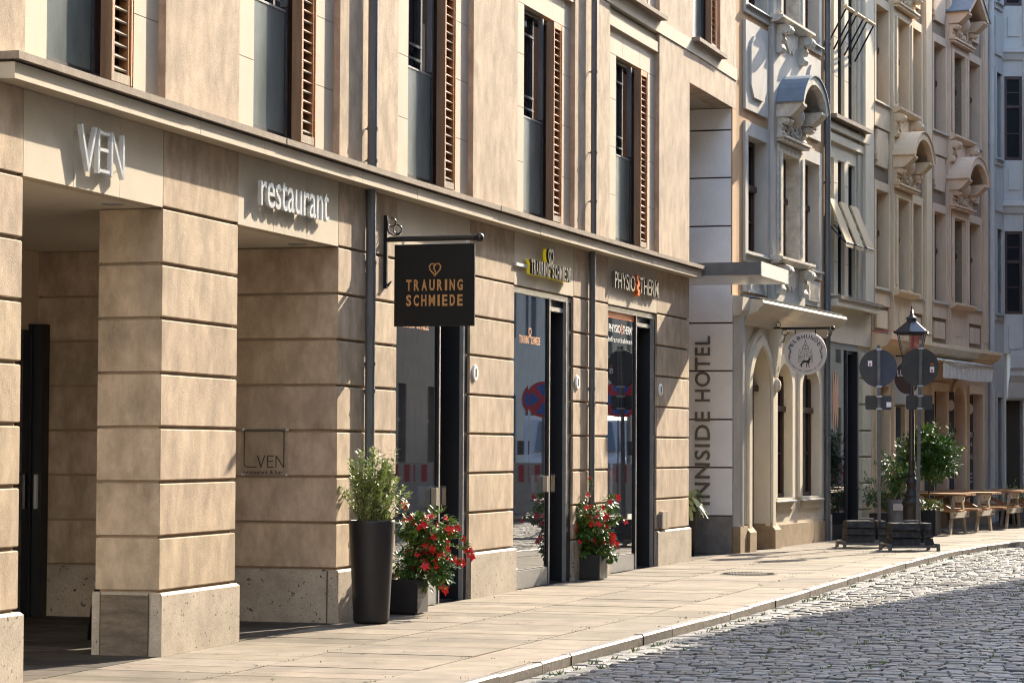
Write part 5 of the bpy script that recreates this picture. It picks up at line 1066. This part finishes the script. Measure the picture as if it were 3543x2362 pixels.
# picnic tables
def picnic(x, y, label, ang, proto=None):
    t = thing('picnic_table', (x, y, 0), label, 'picnic table', 'wooden picnic tables in front of the café'); t.rotation_euler = (0, 0, ang)
    if proto:
        for ch in proto.children:
            c = ch.copy(); COL.objects.link(c); c.parent = t
        return t
    f = lin((0, 0, 0), (1, 0, 0), (0, 1, 0)); L = .95                      # a along the table, b across
    def part(m, n, mt): o = m.build(n, mt, None); o.parent = t; return o
    for nme, b0, k, z in (('tabletop', -.37, 5, .725), ('bench', -.78, 2, .43), ('bench', .52, 2, .43)):
        m = MB()
        for i in range(k): m.box(-L-rnd.uniform(0, .01), L+rnd.uniform(0, .01), b0+i*.15, b0+i*.15+.142, z, z+.038, f)
        part(m, nme, 'pine')
    for a in (-.68, .68):
        m = MB(); q = .04 if a > 0 else -.04
        for sg in (-1, 1): m = MB(); m.prism([(sg*.22, .72), (sg*.34, .72), (sg*.62, 0), (sg*.50, 0)], a, a+q, lambda s_, b_, z_: f(s_, b_, z_)); part(m, 'leg', 'pine_grey')
        m = MB(); m.prism([(-.66, .43), (.66, .43), (.62, .31), (-.62, .31)], a+q, a+2*q, lambda s_, b_, z_: f(s_, b_, z_)); m.prism([(-.34, .722), (.34, .722), (.28, .60), (-.28, .60)], a+q, a+2*q, lambda s_, b_, z_: f(s_, b_, z_)); part(m, 'crossboard', 'endgrain')
        m = MB()
        for b in (-.52, -.46, .46, .52, -.2, .2): m.tube([f(a+2*q, b, .37 if abs(b) > .3 else .66), f(a+2.3*q, b, .37 if abs(b) > .3 else .66)], .011, 6)
        part(m, 'bolts', 'iron')
        m = MB(); m.prism([(a*.92, .36), (a*.92+.0, .46), (a*.12, .72), (a*.0, .72)], -.03, .03, lambda b_, s_, z_: f(s_, b_, z_)); part(m, 'brace', 'pine')
    return t
TA = atan2(-.41, .91)*1.0
p1 = picnic(7.76, 49.3, 'nearest wooden picnic table, right beside the laurel planter', TA)
picnic(8.55, 50.95, 'second wooden picnic table from the front', TA, p1); picnic(9.55, 53.2, 'third wooden picnic table from the front, farther along the wall', TA, p1)
picnic(11.1, 54.6, 'farthest picnic table at the right edge of the picture', TA, p1)
# ---------------------------------------------------------------- across the street (seen in the window panes and in the shade it casts)
OC = ['oppwall', 'opptrim', 'oppwall', 'opptrim', 'oppwall']
cuts = [(2, 12, 16.2), (12, 23, 17), (23, 38, 15.6), (38, 48.5, 14.4), (48.5, 52, 15.6), (52, 66, 15.2), (66, 84, 16), (84, 104, 16), (104, 130, 17)]
OFFS = 9.4
def WO(s, n, z): return W(s, OFFS-n, z) if s < 52 else tuple(Vector(W(52, OFFS-n, z))+Vector((sin(radians(25.5)), cos(radians(25.5)), 0))*(s-52)*1.0)
names = ['house across the street, first beside the viewer', 'house across the street, second beyond the viewer', 'house across the street, facing the left arcade', 'house across the street, facing the drainpipes', 'narrow house across the street, facing the passage', 'house across the street, mirrored in the first shop glass', 'house across the street, mirrored in the middle shop glass', 'house across the street, mirrored behind the van', 'house across the street, last one mirrored']
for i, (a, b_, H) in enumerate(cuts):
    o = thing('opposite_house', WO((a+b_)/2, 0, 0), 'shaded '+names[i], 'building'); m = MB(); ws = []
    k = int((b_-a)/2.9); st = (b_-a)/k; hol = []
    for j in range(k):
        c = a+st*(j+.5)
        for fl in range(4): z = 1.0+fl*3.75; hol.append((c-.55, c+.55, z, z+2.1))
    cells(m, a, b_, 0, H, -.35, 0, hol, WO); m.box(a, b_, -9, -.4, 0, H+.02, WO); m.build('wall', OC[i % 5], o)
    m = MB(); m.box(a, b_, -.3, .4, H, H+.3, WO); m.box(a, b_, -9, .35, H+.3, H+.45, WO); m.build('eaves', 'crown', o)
    for h in hol:
        m = MB(); m.box(h[0], h[1], -.25, -.2, h[2], h[3], WO); m.box((h[0]+h[1])/2-.04, (h[0]+h[1])/2+.04, -.2, -.17, h[2], h[3], WO, mi=1); m.box(h[0], h[1], -.2, -.17, h[2]+1.2, h[2]+1.28, WO, mi=1); m.build('window', ['glass_dim', 'white'], o)
m = MB(); [m.add([W(s, 7.9, -.004), W(s+.5, 7.9, -.004), W(s+.5, 9.4, -.004), W(s, 9.4, -.004)], [(0, 1, 2, 3)]) for s in [-20+.5*i for i in range(150)]]; m.build('far_pavement', 'slab', None, kind='structure')
m = MB(); [m.box(s, s+1, 7.75, 7.9, -.2, 0, K if 0 else W) for s in range(-20, 55)]; m.build('far_kerb', 'kerb', None, kind='structure')
# delivery van, barriers and no-stopping signs by the road works
vx, vy, va = 20.2, 61.2, radians(33.6); fv = lin((vx, vy, -.075), (sin(va), cos(va), 0), (cos(va), -sin(va), 0), (0, 0, 1.22))
t = thing('parked_van', (vx, vy, -.075), 'silver delivery van mirrored in the shop windows', 'van')
pr = [(0, .35), (0, .95), (.25, 1.12), (.75, 1.22), (1.55, 1.95), (1.9, 2.05), (5.0, 2.05), (5.1, 1.2), (5.1, .35)]
m = MB(); m.prism(pr, -.92, .92, lambda b, a, z: fv(a, b, z)); m.box(-.05, .1, -.9, .9, .3, .6, fv); bd = m.build('body', 'vanpaint', t)
m = MB(); m.add([fv(.80, -.78, 1.27), fv(.80, .78, 1.27), fv(1.50, .68, 1.90), fv(1.50, -.68, 1.90)], [(0, 1, 2, 3)]); m.v = [(x-sin(va)*.03, y-cos(va)*.03, z+.02) for x, y, z in m.v]; m.build('windscreen', 'glass', t)
for q in (-1, 1):
    m = MB(); m.prism([(1.15, 1.3), (1.7, 1.85), (2.3, 1.88), (2.3, 1.3)], .922, .93, lambda b, a, z: fv(a, b*q, z)); m.build('side_window', 'glass', t)
    m = MB(); m.box(-.02, .12, q*.62-.17, q*.62+.17, .72, .92, fv); m.build('headlight', 'clear', t)
    m = MB(); m.box(1.0, 1.12, q*1.02-.09, q*1.02+.09, 1.2, 1.5, fv); m.build('mirror', 'black', t)
    for a in (.9, 4.1): m = MB(); m.tube([fv(a, q*.78, .33), fv(a, q*.95, .33)], .33, 20); wh = m.build('wheel', 'tyre', t); m = MB(); m.tube([fv(a, q*.94, .33), fv(a, q*.965, .33)], .2, 14); m.build('rim', 'alu', wh)
m = MB(); m.box(-.06, -.05, -.5, .5, .62, .85, fv); m.build('grille', 'black', t)
for i in range(4):
    bx, by = 16.9-.8*2.02*(i-1.2), 56.2+.6*2.02*(i-1.2); o = thing('road_barrier', (bx, by, -.075), 'red and white road barrier mirrored in the shop glass, '+['nearest the far kerb', 'in front of the van', 'left of the van', 'nearest the café'][i], 'barrier', 'barriers of the road works')
    f = lin((bx, by, -.075), (-.8, .6, 0), (-.6, -.8, 0)); m = MB(); m.box(-.98, .98, -.02, .02, .12, 1.3, f); m.build('panel', 'endgrain', o)
    m = MB(); [m.prism([(a, .85), (a+.14, .85), (a+.14, 1.25), (a, 1.25)], -.028, .028, lambda b, a_, z: f(a_, b, z)) for a in [-.9+.28*j for j in range(7)]]; m.build('stripe_board', 'signred', o)
    m = MB(); [m.box(a-.05, a+.05, -.25, .25, 0, .12, f) for a in (-.8, .8)]; m.build('foot', 'rubber', o)
for x, y, z, lb in ((12.36, 48.38, 2.62, 'nearer'), (11.38, 49.07, 2.63, 'farther')):
    h = radians(34); o = thing('no_stopping_sign', (x, y, -.075), 'blue no-stopping disc with a red ring, %s of two mirrored in shop glass' % lb, 'road sign', 'no-stopping signs'); f = lin((x, y, -.075), (cos(h), -sin(h), 0), (-sin(h), -cos(h), 0))
    m = MB(); m.tube([f(0, -.03, 0), f(0, -.03, z+.3)], .03, 8); m.build('post', 'galv', o); R = .36
    m = MB(); m.add([f(R*cos(a*pi/16), 0, z+R*sin(a*pi/16)) for a in range(32)], [tuple(range(32))]); m.build('disc', 'signred', o)
    m = MB()
    for k in range(4):
        q = [(.0, .0)]+[(.285*cos(radians(k*90+a)), .285*sin(radians(k*90+a))) for a in range(-36, 37, 9)]; c, s_ = .055*cos(radians(k*90)), .055*sin(radians(k*90)); q = [(a*.86+c, b*.86+s_) for a, b in q]; m.add([f(a, .004, z+b) for a, b in q], [tuple(range(len(q)))])
    m.build('field', 'blue', o)

# unseen white house, added behind the viewer to bounce sunlight onto shaded walls
bx, by, _ = W(-9, 4, 0); h = head(-9); f = lin((bx, by, 0), (cos(h), -sin(h), 0), (sin(h), cos(h), 0))
o = thing('light_bounce_house', (bx, by, 0), 'unseen white house added behind the camera to bounce sunlight up the street', 'building'); hol = [(-17+i*2.8, -15.9+i*2.8, 1+j*3.7, 3.2+j*3.7) for i in range(14) for j in range(4)]
m = MB(); cells(m, -19, 24, 0, 17, -.4, 0, hol, f); m.build('wall', 'white', o); m = MB(); m.box(-19, 24, -10, -.45, 0, 17, f); m.build('core', 'joint', o)
for q in hol: m = MB(); m.box(q[0], q[1], -.25, -.2, q[2], q[3], f); m.build('window', 'glass_dim', o)
m = MB(); m.box(-19, 24, -10, .4, 17, 17.4, f); m.build('eaves', 'crown', o)
